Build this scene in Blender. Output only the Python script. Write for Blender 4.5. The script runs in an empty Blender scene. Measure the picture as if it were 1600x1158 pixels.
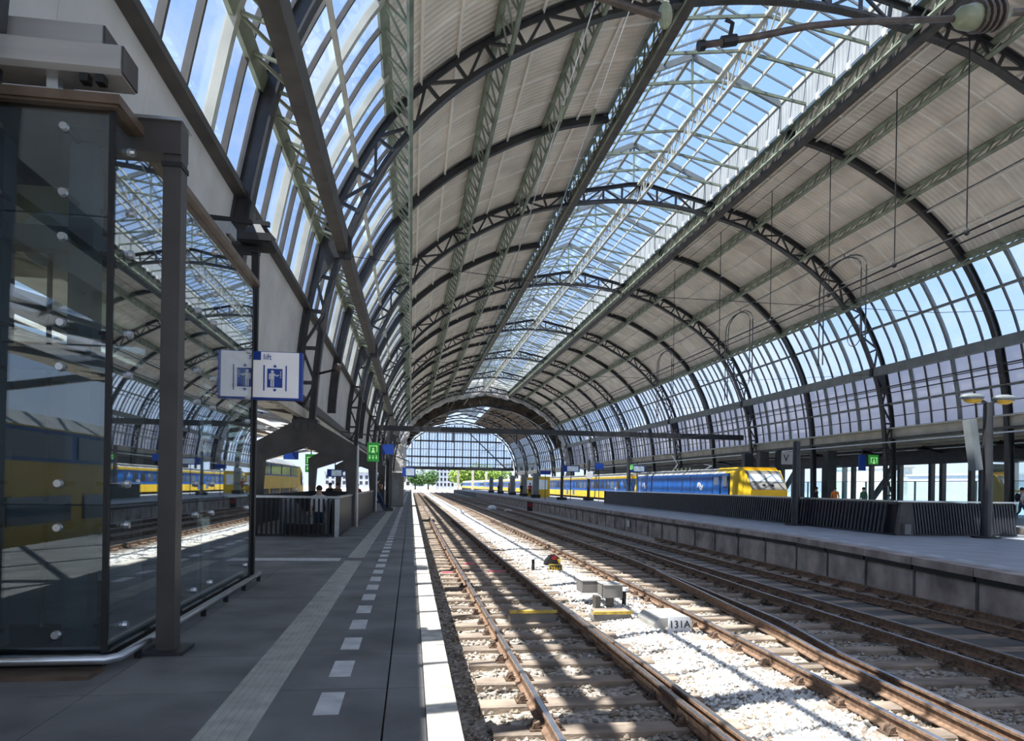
import bpy, bmesh, math, random
from mathutils import Matrix, Vector
random.seed(7)
sc = bpy.context.scene
COL = sc.collection
# ------------------------------------------------------------------ camera
EYE = 1.43
F_PX, ROLL, YAW = 1100.0, 0.0162, math.atan2(158, 1100.0)
cd = bpy.data.cameras.new('camera'); cam = bpy.data.objects.new('camera', cd); COL.objects.link(cam)
cd.sensor_width = 36; cd.lens = 36 * F_PX / 1600
cd.shift_y = (758.6 - 579) / 1600
cd.clip_start = .05; cd.clip_end = 3000
_R = Vector((math.cos(YAW), -math.sin(YAW), 0)); _F = Vector((math.sin(YAW), math.cos(YAW), 0)); _U = Vector((0, 0, 1))
_ex = _R * math.cos(ROLL) + _U * math.sin(ROLL); _ey = -_R * math.sin(ROLL) + _U * math.cos(ROLL); _ez = -_F
cam.matrix_world = Matrix(((_ex.x, _ey.x, _ez.x, 0), (_ex.y, _ey.y, _ez.y, 0), (_ex.z, _ey.z, _ez.z, EYE), (0, 0, 0, 1)))
sc.camera = cam
# ------------------------------------------------------------------ sky, sun, exposure
w = bpy.data.worlds.new('sky'); sc.world = w; w.use_nodes = True
nt = w.node_tree; nt.nodes.clear()
def N(t, **k):
    n = nt.nodes.new(t)
    for a, b in k.items(): setattr(n, a, b)
    return n
tc = N('ShaderNodeTexCoord'); sep = N('ShaderNodeSeparateXYZ'); nt.links.new(tc.outputs['Generated'], sep.inputs[0])
rp = N('ShaderNodeValToRGB'); nt.links.new(sep.outputs[2], rp.inputs[0])
rp.color_ramp.elements[0].position = 0.0; rp.color_ramp.elements[0].color = (.62, .76, .98, 1)
rp.color_ramp.elements[1].position = .85; rp.color_ramp.elements[1].color = (.25, .46, .92, 1)
e = rp.color_ramp.elements.new(.3); e.color = (.41, .62, 1, 1)
nz = N('ShaderNodeTexNoise'); nz.inputs['Scale'].default_value = 3.2; nz.inputs['Detail'].default_value = 7; nz.inputs['Roughness'].default_value = .6
nt.links.new(tc.outputs['Generated'], nz.inputs['Vector'])
cr_ = N('ShaderNodeValToRGB'); nt.links.new(nz.outputs[0], cr_.inputs[0])
cr_.color_ramp.elements[0].position = .48; cr_.color_ramp.elements[1].position = .80
mx = N('ShaderNodeMix', data_type='RGBA'); nt.links.new(cr_.outputs[0], mx.inputs[0]); nt.links.new(rp.outputs[0], mx.inputs[6])
mx.inputs[7].default_value = (1, 1, 1, 1)
bg = N('ShaderNodeBackground'); bg.inputs[1].default_value = .80; nt.links.new(mx.outputs[2], bg.inputs[0])
wo = N('ShaderNodeOutputWorld'); nt.links.new(bg.outputs[0], wo.inputs[0])
sd = bpy.data.lights.new('sun', 'SUN'); sd.energy = 8.5; sd.angle = .009; sd.color = (1, .95, .86)
so = bpy.data.objects.new('sun', sd); COL.objects.link(so)
SUN = Vector((-1, -.33, 2.10)).normalized()
so.rotation_euler = SUN.to_track_quat('Z', 'Y').to_euler()
vs = sc.view_settings; vs.view_transform = 'Standard'; vs.look = 'None'; vs.gamma = 1; vs.use_curve_mapping = False
vs.exposure = 0.8
sc.cycles.transparent_max_bounces = 32; sc.cycles.max_bounces = 10; sc.cycles.diffuse_bounces = 6
# ------------------------------------------------------------------ materials (procedural, world position)
M = {}
def mat(name, col, rough=.6, metal=0, var=.12, scale=3.0, bump=0, bscale=40, spec=.5, stretch=(1, 1, 1), col2=None, emit=0):
    m = bpy.data.materials.new(name); m.use_nodes = True; t = m.node_tree; t.nodes.clear()
    o = t.nodes.new('ShaderNodeOutputMaterial'); b = t.nodes.new('ShaderNodeBsdfPrincipled'); t.links.new(b.outputs[0], o.inputs[0])
    b.inputs['Roughness'].default_value = rough; b.inputs['Metallic'].default_value = metal; b.inputs['Specular IOR Level'].default_value = spec
    g = t.nodes.new('ShaderNodeNewGeometry'); mp = t.nodes.new('ShaderNodeMapping'); mp.inputs['Scale'].default_value = stretch
    t.links.new(g.outputs['Position'], mp.inputs[0])
    n = t.nodes.new('ShaderNodeTexNoise'); n.inputs['Scale'].default_value = scale; n.inputs['Detail'].default_value = 5
    t.links.new(mp.outputs[0], n.inputs['Vector'])
    r = t.nodes.new('ShaderNodeValToRGB'); t.links.new(n.outputs[0], r.inputs[0])
    c2 = col2 or tuple(c * (1 - 2.2 * var) for c in col); c1 = tuple(min(1, c * (1 + var)) for c in col)
    r.color_ramp.elements[0].position = .3; r.color_ramp.elements[1].position = .7
    r.color_ramp.elements[0].color = (*[max(0, c) for c in c2], 1); r.color_ramp.elements[1].color = (*c1, 1)
    t.links.new(r.outputs[0], b.inputs['Base Color'])
    if bump:
        n2 = t.nodes.new('ShaderNodeTexNoise'); n2.inputs['Scale'].default_value = bscale; n2.inputs['Detail'].default_value = 3
        t.links.new(mp.outputs[0], n2.inputs['Vector'])
        bp = t.nodes.new('ShaderNodeBump'); bp.inputs['Strength'].default_value = bump; bp.inputs['Distance'].default_value = .02
        t.links.new(n2.outputs[0], bp.inputs['Height']); t.links.new(bp.outputs[0], b.inputs['Normal'])
    if emit:
        t.links.new(r.outputs[0], b.inputs['Emission Color']); b.inputs['Emission Strength'].default_value = emit
    M[name] = m
    return m
def glass(name, tint, gloss, power=3.5, base=.05, diff=0, dcol=(1, 1, 1)):
    m = bpy.data.materials.new(name); m.use_nodes = True; t = m.node_tree; t.nodes.clear()
    o = t.nodes.new('ShaderNodeOutputMaterial')
    tr = t.nodes.new('ShaderNodeBsdfTransparent'); tr.inputs[0].default_value = (*tint, 1)
    gl = t.nodes.new('ShaderNodeBsdfGlossy'); gl.inputs['Roughness'].default_value = .015; gl.inputs[0].default_value = (.95, .97, 1, 1)
    lw = t.nodes.new('ShaderNodeLayerWeight'); p = t.nodes.new('ShaderNodeMath'); p.operation = 'POWER'; p.inputs[1].default_value = power
    t.links.new(lw.outputs['Facing'], p.inputs[0])
    a = t.nodes.new('ShaderNodeMath'); a.operation = 'MULTIPLY_ADD'; a.inputs[1].default_value = gloss; a.inputs[2].default_value = base
    t.links.new(p.outputs[0], a.inputs[0])
    src = tr
    if diff:
        tl = t.nodes.new('ShaderNodeBsdfTranslucent'); tl.inputs[0].default_value = (*dcol, 1)
        x0 = t.nodes.new('ShaderNodeMixShader'); x0.inputs[0].default_value = diff
        t.links.new(tr.outputs[0], x0.inputs[1]); t.links.new(tl.outputs[0], x0.inputs[2]); src = x0
    x = t.nodes.new('ShaderNodeMixShader'); t.links.new(a.outputs[0], x.inputs[0]); t.links.new(src.outputs[0], x.inputs[1]); t.links.new(gl.outputs[0], x.inputs[2])
    t.links.new(x.outputs[0], o.inputs[0]); M[name] = m
mat('iron_dark', (.030, .030, .033), .42, .0, .25, 2, spec=.6)
mat('iron_brown', (.075, .066, .058), .5, 0, .2, 2)
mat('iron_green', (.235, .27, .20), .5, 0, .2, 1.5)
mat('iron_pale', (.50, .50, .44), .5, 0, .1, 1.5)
mat('grey_beam', (.20, .22, .22), .45, 0, .1, 2)
mat('steel_post', (.07, .062, .057), .4, .2, .15, 2)
mat('wall_panel', (.62, .61, .58), .6, 0, .07, 1)
mat('white_sheet', (.78, .80, .80), .7, 0, .1, 2)
mat('tarp', (.74, .72, .69), .7, 0, .18, 1.2, bump=.8, bscale=3)
mat('soffit', (.58, .53, .43), .7, 0, .12, 1.0)
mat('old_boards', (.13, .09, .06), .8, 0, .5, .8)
mat('paving', (.175, .171, .168), .55, 0, .22, 1.3, bump=.15, bscale=90)
mat('paving_b', (.195, .19, .186), .55, 0, .22, 1.3, bump=.15, bscale=90)
mat('paving_blue', (.36, .375, .40), .5, 0, .1, 1.3, bump=.1, bscale=90)
mat('mark_white', (.60, .60, .58), .6, 0, .1, 6)
mat('tactile', (.44, .43, .38), .65, 0, .12, 5, bump=.3, bscale=60)
mat('coping', (.62, .57, .49), .75, 0, .25, 5, bump=.3, bscale=60)
mat('concrete', (.42, .345, .305), .8, 0, .25, 1.5, bump=.3)
mat('concrete_dark', (.12, .11, .10), .8, 0, .25, 1.5, bump=.3)
mat('rust', (.235, .145, .092), .75, .1, .22, 14, bump=.3)
mat('rail_top', (.55, .55, .58), .22, .9, .1, 5)
mat('sleeper', (.30, .235, .18), .8, 0, .25, 4, bump=.4, stretch=(.4, 1, 1))
mat('chair_iron', (.15, .095, .064), .75, .1, .4, 20, bump=.3)
mat('stone_a', (.38, .34, .29), .85, 0, .3, 9)
mat('stone_b', (.30, .235, .175), .85, 0, .3, 9)
mat('stone_w', (.74, .72, .68), .8, 0, .12, 9)
mat('yellow_paint', (.62, .42, .07), .6, 0, .25, 8)
mat('box_grey', (.20, .19, .175), .6, 0, .1, 4)
mat('box_light', (.50, .48, .44), .65, 0, .1, 4)
mat('white', (.80, .80, .80), .5, 0, .04, 4)
mat('black', (.012, .012, .013), .5, 0, .1, 4)
mat('ns_blue', (.012, .115, .43), .38, 0, .1, 1)
mat('ns_yellow', (.80, .52, .02), .4, 0, .06, 1)
mat('train_roof', (.42, .42, .40), .6, 0, .12, 2)
mat('train_glass', (.02, .022, .03), .08, 0, .1, 2, spec=.8)
mat('under', (.035, .033, .03), .8, 0, .2, 3)
mat('sign_blue', (.010, .055, .33), .4, 0, .05, 2)
mat('sign_face', (.70, .70, .72), .4, 0, .03, 2, emit=.12)
mat('sign_green', (.03, .28, .04), .4, 0, .05, 2, emit=.25)
mat('screen', (.42, .50, .58), .3, 0, .1, 4, emit=.2)
mat('lime', (.45, .85, .35), .5, 0, .05, 4, emit=.35)
mat('fence', (.014, .015, .020), .4, .2, .15, 3)
mat('steel', (.62, .64, .66), .28, .9, .08, 3)
mat('duct', (.50, .49, .47), .35, .35, .08, 2, stretch=(.3, 3, 3))
mat('bronze', (.20, .14, .10), .4, .5, .15, 4)
mat('shaft_blue', (.060, .080, .10), .45, .2, .12, 2)
mat('shaft_tan', (.42, .35, .24), .6, 0, .12, 2)
mat('cab_panel', (.42, .45, .46), .35, .2, .1, 2)
mat('amber', (.75, .42, .02), .35, 0, .1, 4)
mat('porcelain', (.30, .32, .20), .3, 0, .15, 4)
mat('copper', (.13, .10, .085), .5, .3, .2, 6)
mat('skin', (.55, .34, .25), .6, 0, .05, 3)
mat('hair', (.035, .022, .015), .7, 0, .2, 30)
mat('jeans', (.035, .075, .16), .8, 0, .2, 20)
mat('cloth_black', (.02, .02, .024), .85, 0, .2, 15)
mat('cloth_white', (.66, .66, .66), .85, 0, .06, 15)
mat('cloth_red', (.42, .03, .03), .85, 0, .1, 15)
mat('cloth_orange', (.75, .20, .03), .8, 0, .1, 15)
mat('cloth_brown', (.20, .12, .075), .85, 0, .1, 15)
mat('cloth_green', (.04, .11, .07), .85, 0, .1, 15)
mat('leaf_a', (.22, .36, .04), .7, 0, .4, .9)
mat('leaf_b', (.07, .17, .04), .7, 0, .4, .9)
mat('bark', (.10, .075, .05), .9, 0, .2, 4)
mat('facade_a', (.42, .46, .55), .7, 0, .1, .6)
mat('facade_b', (.62, .60, .56), .7, 0, .1, .6)
mat('yard', (.50, .47, .43), .9, 0, .12, .3)
mat('water', (.35, .47, .50), .15, 0, .1, .2)
mat('wire', (.03, .03, .032), .5, .3, .1, 3)
mat('pink_paint', (.80, .18, .22), .6, 0, .1, 9)
glass('pane', (.93, .96, 1.0), .55, 4, .03)
glass('pane_milky', (.58, .58, .62), .4, 4, .03, .55, (.62, .60, .63))
glass('lift_glass', (.80, .87, .87), .85, 2.6, .09); glass('pane_pale', (.80, .86, .92), .4, 4, .03, .2, (.8, .85, .9))
glass('screen_glass', (.86, .95, .95), .5, 4, .05)
# ribbed cladding: corrugation that runs down the roof slope (a relief along the hall axis)
def cladding(name, col):
    m = mat(name, col, .7, 0, .10, .7); t = m.node_tree
    b = [n for n in t.nodes if n.type == 'BSDF_PRINCIPLED'][0]; g = [n for n in t.nodes if n.type == 'NEW_GEOMETRY'][0]
    s = t.nodes.new('ShaderNodeSeparateXYZ'); t.links.new(g.outputs['Position'], s.inputs[0])
    a = t.nodes.new('ShaderNodeMath'); a.operation = 'MULTIPLY'; a.inputs[1].default_value = 22; t.links.new(s.outputs[1], a.inputs[0])
    c = t.nodes.new('ShaderNodeMath'); c.operation = 'SINE'; t.links.new(a.outputs[0], c.inputs[0])
    bp = t.nodes.new('ShaderNodeBump'); bp.inputs['Strength'].default_value = .35; bp.inputs['Distance'].default_value = .05
    t.links.new(c.outputs[0], bp.inputs['Height']); t.links.new(bp.outputs[0], b.inputs['Normal'])
cladding('cladding', (.82, .74, .64)); cladding('cladding_b', (.77, .69, .59)); mat('slat', (.055, .058, .070), .4, .2, .1, 3); cladding('corrugated', (.36, .38, .39)); mat('batten', (.88, .84, .77), .6, 0, .04, 1)
# ballast: colour by where the fresh white stone was tipped
def ballast():
    m = mat('ballast', (.42, .37, .31), .9, 0, .45, 14, bump=1.0, bscale=22, col2=(.10, .08, .06)); t = m.node_tree
    b = [n for n in t.nodes if n.type == 'BSDF_PRINCIPLED'][0]; g = [n for n in t.nodes if n.type == 'NEW_GEOMETRY'][0]
    r = [n for n in t.nodes if n.type == 'VALTORGB'][0]
    s = t.nodes.new('ShaderNodeSeparateXYZ'); t.links.new(g.outputs['Position'], s.inputs[0])
    n = t.nodes.new('ShaderNodeTexNoise'); n.inputs['Scale'].default_value = 2.5; n.inputs['Detail'].default_value = 4; t.links.new(g.outputs['Position'], n.inputs['Vector'])
    a = t.nodes.new('ShaderNodeMath'); a.operation = 'MULTIPLY_ADD'; a.inputs[1].default_value = 1.6; t.links.new(n.outputs[0], a.inputs[0]); t.links.new(s.outputs[0], a.inputs[2])
    q = t.nodes.new('ShaderNodeValToRGB'); mr = t.nodes.new('ShaderNodeMapRange'); mr.inputs['From Min'].default_value = 3.2; mr.inputs['From Max'].default_value = 7.2
    t.links.new(a.outputs[0], mr.inputs[0]); t.links.new(mr.outputs[0], q.inputs[0])
    el = q.color_ramp.elements; el[0].position = .2; el[0].color = (0, 0, 0, 1); el[1].position = .34; el[1].color = (1, 1, 1, 1)
    e2 = el.new(.54); e2.color = (1, 1, 1, 1); e3 = el.new(.68); e3.color = (0, 0, 0, 1)
    x = t.nodes.new('ShaderNodeMix'); x.data_type = 'RGBA'
    n3 = t.nodes.new('ShaderNodeTexNoise'); n3.inputs['Scale'].default_value = 16; n3.inputs['Detail'].default_value = 3; t.links.new(g.outputs['Position'], n3.inputs['Vector'])
    r3 = t.nodes.new('ShaderNodeValToRGB'); t.links.new(n3.outputs[0], r3.inputs[0]); r3.color_ramp.elements[0].position = .38; r3.color_ramp.elements[0].color = (.22, .2, .18, 1); r3.color_ramp.elements[1].position = .5; r3.color_ramp.elements[1].color = (.70, .68, .65, 1)
    t.links.new(q.outputs[0], x.inputs[0]); t.links.new(r.outputs[0], x.inputs[6]); t.links.new(r3.outputs[0], x.inputs[7])
    t.links.new(x.outputs[2], b.inputs['Base Color'])
ballast()
# ------------------------------------------------------------------ building helpers
W = {}
def link(o, parent, mw):
    COL.objects.link(o)
    if parent is not None:
        o.parent = parent; o.matrix_parent_inverse = W[parent].inverted()
    o.matrix_basis = mw; W[o] = mw
    return o
def tag(o, label=None, cat=None, group=None, kind=None):
    if label: o['label'] = label
    if cat: o['category'] = cat
    if group: o['group'] = group
    if kind: o['kind'] = kind
    return o
def thing(name, label, cat, loc=(0, 0, 0), group=None, kind=None):
    o = bpy.data.objects.new(name, None); o.empty_display_size = .2
    link(o, None, Matrix.Translation(loc))
    return tag(o, label, cat, group, kind)
def struct(name, loc=(0, 0, 0), label=None):
    return thing(name, label, None, loc, kind='structure')
_unit = {}
def unit(m):
    if m not in _unit:
        me = bpy.data.meshes.new('block_' + m)
        v = [(x, y, z) for x in (-.5, .5) for y in (-.5, .5) for z in (-.5, .5)]
        me.from_pydata(v, [], [(0, 1, 3, 2), (4, 6, 7, 5), (0, 4, 5, 1), (2, 3, 7, 6), (0, 2, 6, 4), (1, 5, 7, 3)])
        me.materials.append(M[m]); _unit[m] = me
    return _unit[m]
def frame(p, q, up=(0, 0, 1)):
    p = Vector(p); q = Vector(q); d = q - p; L = d.length; z = d / L; u = Vector(up)
    if abs(z.dot(u)) > .98: u = Vector((1, 0, 0)) if abs(z.x) < .9 else Vector((0, 1, 0))
    x = u.cross(z).normalized(); y = z.cross(x)
    return x, y, z, (p + q) / 2, L
def bar(name, p, q, a, b, m, parent, up=(0, 0, 1)):
    """a straight member from p to q: a wide across, b deep along up"""
    x, y, z, c, L = frame(p, q, up)
    mw = Matrix(((x.x * a, y.x * b, z.x * L, c.x), (x.y * a, y.y * b, z.y * L, c.y), (x.z * a, y.z * b, z.z * L, c.z), (0, 0, 0, 1)))
    return link(bpy.data.objects.new(name, unit(m)), parent, mw)
def block(name, lo, hi, m, parent):
    c = [(a + b) / 2 for a, b in zip(lo, hi)]; s = [b - a for a, b in zip(lo, hi)]
    return link(bpy.data.objects.new(name, unit(m)), parent, Matrix.Translation(c) @ Matrix.Diagonal((*s, 1)))
class MB:
    def __init__(s): s.v = []; s.f = []
    def add(s, v, f):
        k = len(s.v); s.v += [tuple(p) for p in v]; s.f += [tuple(i + k for i in g) for g in f]; return s
    def box(s, lo, hi):
        v = [(x, y, z) for x in (lo[0], hi[0]) for y in (lo[1], hi[1]) for z in (lo[2], hi[2])]
        return s.add(v, [(0, 1, 3, 2), (4, 6, 7, 5), (0, 4, 5, 1), (2, 3, 7, 6), (0, 2, 6, 4), (1, 5, 7, 3)])
    def bar(s, p, q, a, b, up=(0, 0, 1)):
        x, y, z, c, L = frame(p, q, up); v = []
        for i in (-.5, .5):
            for j in (-.5, .5):
                for k in (-.5, .5): v.append(c + x * a * i + y * b * j + z * L * k)
        return s.add(v, [(0, 1, 3, 2), (4, 6, 7, 5), (0, 4, 5, 1), (2, 3, 7, 6), (0, 2, 6, 4), (1, 5, 7, 3)])
    def tube(s, pts, r, n=8, cap=True):
        pts = [Vector(p) for p in pts]; rings = []; up = Vector((0, 0, 1))
        for i, p in enumerate(pts):
            d = (pts[min(i + 1, len(pts) - 1)] - pts[max(i - 1, 0)]).normalized()
            u = up if abs(d.dot(up)) < .95 else Vector((1, 0, 0))
            x = u.cross(d).normalized(); y = d.cross(x); rr = r[i] if isinstance(r, (list, tuple)) else r
            rings.append([p + x * rr * math.cos(6.28318 * k / n) + y * rr * math.sin(6.28318 * k / n) for k in range(n)])
        v = [q for g in rings for q in g]; f = []
        for i in range(len(pts) - 1):
            for k in range(n): f.append((i * n + k, i * n + (k + 1) % n, (i + 1) * n + (k + 1) % n, (i + 1) * n + k))
        if cap: f.append(tuple(range(n - 1, -1, -1))); f.append(tuple((len(pts) - 1) * n + k for k in range(n)))
        return s.add(v, f)
    def prism(s, poly, o, ax, ay, az, t):
        """polygon in the (ax, ay) plane at o, thickened by t along az"""
        o, ax, ay, az = map(Vector, (o, ax, ay, az)); n = len(poly)
        v = [o + ax * a + ay * b for a, b in poly] + [o + ax * a + ay * b + az * t for a, b in poly]
        return s.add(v, [tuple(range(n - 1, -1, -1)), tuple(range(n, 2 * n))] + [(i, (i + 1) % n, n + (i + 1) % n, n + i) for i in range(n)])
    def arc(s, inner, outer, y0, y1):
        """a curved strip between two lines of (x, z) points, y0 to y1"""
        n = len(inner); v = []
        for (a, b), (c, d) in zip(inner, outer): v += [(a, y0, b), (c, y0, d), (c, y1, d), (a, y1, b)]
        f = [(0, 1, 2, 3), (4 * n - 1, 4 * n - 2, 4 * n - 3, 4 * n - 4)]
        for i in range(n - 1):
            for k in range(4): f.append((4 * i + k, 4 * i + 4 + k, 4 * i + 4 + (k + 1) % 4, 4 * i + (k + 1) % 4))
        return s.add(v, f)
    def ball(s, c, r, n=8, m=6):
        c = Vector(c); r = r if isinstance(r, (tuple, list)) else (r, r, r); v = [(c.x, c.y, c.z - r[2])]
        for i in range(1, m):
            a = math.pi * i / m
            v += [(c.x + r[0] * math.sin(a) * math.cos(6.28318 * k / n), c.y + r[1] * math.sin(a) * math.sin(6.28318 * k / n), c.z - r[2] * math.cos(a)) for k in range(n)]
        v.append((c.x, c.y, c.z + r[2])); f = [(0, 1 + (k + 1) % n, 1 + k) for k in range(n)]
        for i in range(m - 2):
            for k in range(n): f.append((1 + i * n + k, 1 + i * n + (k + 1) % n, 1 + (i + 1) * n + (k + 1) % n, 1 + (i + 1) * n + k))
        L = len(v) - 1; b = 1 + (m - 2) * n
        return s.add(v, f + [(L, b + k, b + (k + 1) % n) for k in range(n)])
    def mesh(s, name, m, smooth=False):
        me = bpy.data.meshes.new(name); me.from_pydata(s.v, [], s.f)
        bm = bmesh.new(); bm.from_mesh(me); bmesh.ops.recalc_face_normals(bm, faces=bm.faces); bm.to_mesh(me); bm.free()
        me.materials.append(M[m])
        if smooth: me.polygons.foreach_set('use_smooth', [True] * len(me.polygons))
        return me
    def build(s, name, m, parent=None, smooth=False, mw=None):
        return link(bpy.data.objects.new(name, s.mesh(name, m, smooth)), parent, mw or Matrix.Identity(4))
_TMP = bpy.data.scenes.new('scratch')
def evaluated(o):
    """mesh of an object with its modifiers applied, worked out in a scratch scene"""
    _TMP.collection.objects.link(o); vl = _TMP.view_layers[0]; vl.update()
    me = bpy.data.meshes.new_from_object(o.evaluated_get(vl.depsgraph)); bpy.data.objects.remove(o); return me
def text(name, body, size, m, o, ax, ay, parent, ext=.004):
    cu = bpy.data.curves.new(name, 'FONT'); cu.body = body; cu.size = size; cu.extrude = ext; cu.align_x = 'CENTER'; cu.align_y = 'CENTER'; cu.resolution_u = 3
    me = evaluated(bpy.data.objects.new(name, cu)); me.materials.clear(); me.materials.append(M[m])
    ax, ay = Vector(ax).normalized(), Vector(ay).normalized(); az = ax.cross(ay); o = Vector(o)
    return link(bpy.data.objects.new(name, me), parent, Matrix(((ax.x, ay.x, az.x, o.x), (ax.y, ay.y, az.y, o.y), (ax.z, ay.z, az.z, o.z), (0, 0, 0, 1))))
ORD = ['nearest', 'second', 'third', 'fourth', 'fifth', 'sixth', 'seventh', 'eighth', 'ninth', 'tenth', 'eleventh', 'twelfth', 'thirteenth', 'fourteenth', 'fifteenth', 'sixteenth', 'seventeenth']
# ------------------------------------------------------------------ hall profile (half width, height)
XC = 13.6
_B = [(0, 18.85), (2.0, 18.75), (4.4, 18.35), (7.3, 17.55), (10.5, 15.85), (12.4, 14.45), (13.8, 12.95), (14.8, 11.4), (15.6, 9.6), (16.15, 8.0), (16.5, 6.0), (16.7, 3.45), (16.75, 0)]
_T = [(0, 20.1), (2.0, 19.75), (4.6, 19.2), (7.7, 18.35), (11.0, 16.65), (13.0, 15.15), (14.5, 13.6), (15.6, 11.8), (16.45, 9.95), (16.9, 8.1), (17.25, 6.0), (17.4, 3.45), (17.45, 0)]
def _cr(P, t):
    t = max(0, min(len(P) - 1 - 1e-6, t)); i = int(t); u = t - i
    a = P[i - 1] if i else (-P[1][0], P[1][1]); b = P[i]; c = P[i + 1]; d = P[i + 2] if i + 2 < len(P) else (2 * c[0] - b[0], 2 * c[1] - b[1])
    return tuple(.5 * (2 * b[k] + (c[k] - a[k]) * u + (2 * a[k] - 5 * b[k] + 4 * c[k] - d[k]) * u * u + (3 * b[k] - a[k] - 3 * c[k] + d[k]) * u ** 3) for k in (0, 1))
def prof(t, s, d=0.0, bottom=False):
    """point of the arch at parameter t on side s; d metres outward"""
    b = _cr(_B, t); o = _cr(_T, t); n = Vector((o[0] - b[0], o[1] - b[1])).normalized(); p = b if bottom else o
    return (XC + s * (p[0] + d * n.x), p[1] + d * n.y)
def t_at(z):
    lo, hi = 0, 12
    for _ in range(40):
        m = (lo + hi) / 2
        if _cr(_T, m)[1] > z: lo = m
        else: hi = m
    return lo
def tspan(t0, t1, n): return [t0 + (t1 - t0) * i / n for i in range(n + 1)]
def even(t0, t1, step):
    """parameters spaced evenly along the bottom chord"""
    ts = tspan(t0, t1, 400); L = [0]
    for a, b in zip(ts, ts[1:]): L.append(L[-1] + math.dist(_cr(_B, a), _cr(_B, b)))
    n = max(1, round(L[-1] / step)); out = []; j = 0
    for k in range(n + 1):
        g = L[-1] * k / n
        while j < 399 and L[j + 1] < g: j += 1
        out.append(ts[j] if k < n else t1)
    return out
BAY = 9.03; Y_TR = [23.6 + 2 * BAY * k for k in range(-3, 7)]; Y_RIB = [14.57 + 2 * BAY * k for k in range(-2, 8)]
Y0, Y1, YEND = -30.6, 133.0, 206.0
T_SKY, T_GUT, T_LOW, T_BOT = 2.0, 6.0, t_at(7.1), t_at(5.45)
T_M1, T_M2 = t_at(11.85), t_at(9.25)
# ------------------------------------------------------------------ ground, tracks bed, platforms
g = MB().add([(-80, -60, -1.22), (46, -60, -1.22), (46, 700, -1.22), (-80, 700, -1.22)], [(0, 1, 2, 3)]).build('ground', 'yard'); tag(g, kind='structure')
g = MB().add([(46, -200, -1.6), (700, -200, -1.6), (700, 900, -1.6), (46, 900, -1.6)], [(0, 1, 2, 3)]).build('river', 'water'); tag(g, 'wide pale river water beyond the glass screens on the right', 'water', kind='stuff')
def edge_r(y):                                # right platform edge, bending in towards the camera
    P = [(-60, 8.6), (0, 9.4), (10.85, 10.55), (20.3, 11.7), (55, 12.0), (400, 12.0)]
    for (a, b), (c, d) in zip(P, P[1:]):
        if y <= c: return b + (d - b) * (y - a) / (c - a)
    return 12.0
# ballast bed with an uneven surface
mb = MB(); nx, ys = 34, [-25 + .5 * i for i in range(130)] + [40 + 2.2 * i for i in range(75)]
for y in ys:
    for i in range(nx + 1):
        x = .2 + (edge_r(y) + .3 - .2) * i / nx
        ridge = .07 * math.exp(-((x - 4.0) / .75) ** 2) - .10 * math.exp(-((x - .45) / .3) ** 2)
        mb.v.append((x, y, -.985 + ridge + random.uniform(-.018, .018)))
for j in range(len(ys) - 1):
    for i in range(nx):
        a = j * (nx + 1) + i; mb.f.append((a, a + 1, a + nx + 2, a + nx + 1))
bed = mb.build('ballast_bed', 'ballast', smooth=True); tag(bed, kind='structure')
mb = MB(); mb.box((20.9, -30, -1.1), (25.5, 300, -.95)); tag(mb.build('ballast_bed', 'ballast'), kind='structure')
mb = MB(); mb.box((-14.5, -30, -1.1), (-8, 200, -.95)); tag(mb.build('ballast_bed', 'ballast'), kind='structure')
# loose stones of the bed: too many to count
def stones(name, label, m, n, fx):
    mb = MB()
    for _ in range(n):
        y = 5.2 + 27 * random.random() ** 1.9; x = fx(y); r = random.uniform(.022, .048)
        z = -.985 + .07 * math.exp(-((x - 4.0) / .75) ** 2) + r * .25
        a = random.random() * 6.28; ca, sa = math.cos(a) * r, math.sin(a) * r; k = random.uniform(.6, 1.1)
        mb.add([(x + ca, y + sa, z), (x - sa * k, y + ca * k, z + r * .2), (x - ca, y - sa, z), (x + sa * k, y - ca * k, z - r * .1), (x + r * .2, y, z + r * .8), (x, y, z - r * .6)],
               [(0, 1, 4), (1, 2, 4), (2, 3, 4), (3, 0, 4), (1, 0, 5), (2, 1, 5), (3, 2, 5), (0, 3, 5)])
    o = link(bpy.data.objects.new(name, mb.mesh(name, m)), None, Matrix.Identity(4)); tag(o, label, 'gravel', kind='stuff')
stones('ballast_stones', 'grey beige ballast stones lying between the rails', 'stone_a', 9000, lambda y: random.uniform(.45, 9.5))
stones('ballast_stones', 'rusty brown ballast stones scattered around the sleepers', 'stone_b', 7000, lambda y: random.uniform(.45, 8.5))
stones('ballast_stones', 'bright white fresh ballast stones between the first two tracks', 'stone_w', 9000, lambda y: random.gauss(4.0, .42))
# left platform: body, coping stones, paving tiles, markings
pl = struct('floor', (0, 0, 0))
block('platform_body', (-8, -30, -1.2), (.28, Y1 + 40, -.045), 'concrete_dark', pl)
TILE = []
for j in range(-3, 60):
    for i in range(8):
        y = 3.0 + j * 1.0; x = -.14 - .98 * (i + 1)
        TILE.append((x, y))
TILE += [(-.134, 3.0 + j) for j in range(-3, 60)]
TILE.sort(key=lambda p: abs(p[1] - 4) + abs(p[0]) * .3)
rest = MB()
for k, (x, y) in enumerate(TILE):
    x1 = x + .974 if x < -.2 else .112
    lo, hi = (x, y, -.05), (x1, y + .994, 0 - random.choice((0, 0, .002)))
    if k < 300: block('paving_tile', lo, hi, random.choice(('paving', 'paving', 'paving_b')), pl)
    else: rest.box(lo, hi)
rest.box((-8, -30, -.05), (.112, -.01, 0)); rest.box((-8, 63, -.05), (.112, Y1 + 40, 0)); rest.box((-8, 0, -.05), (-7.99, 63, 0))
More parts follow.
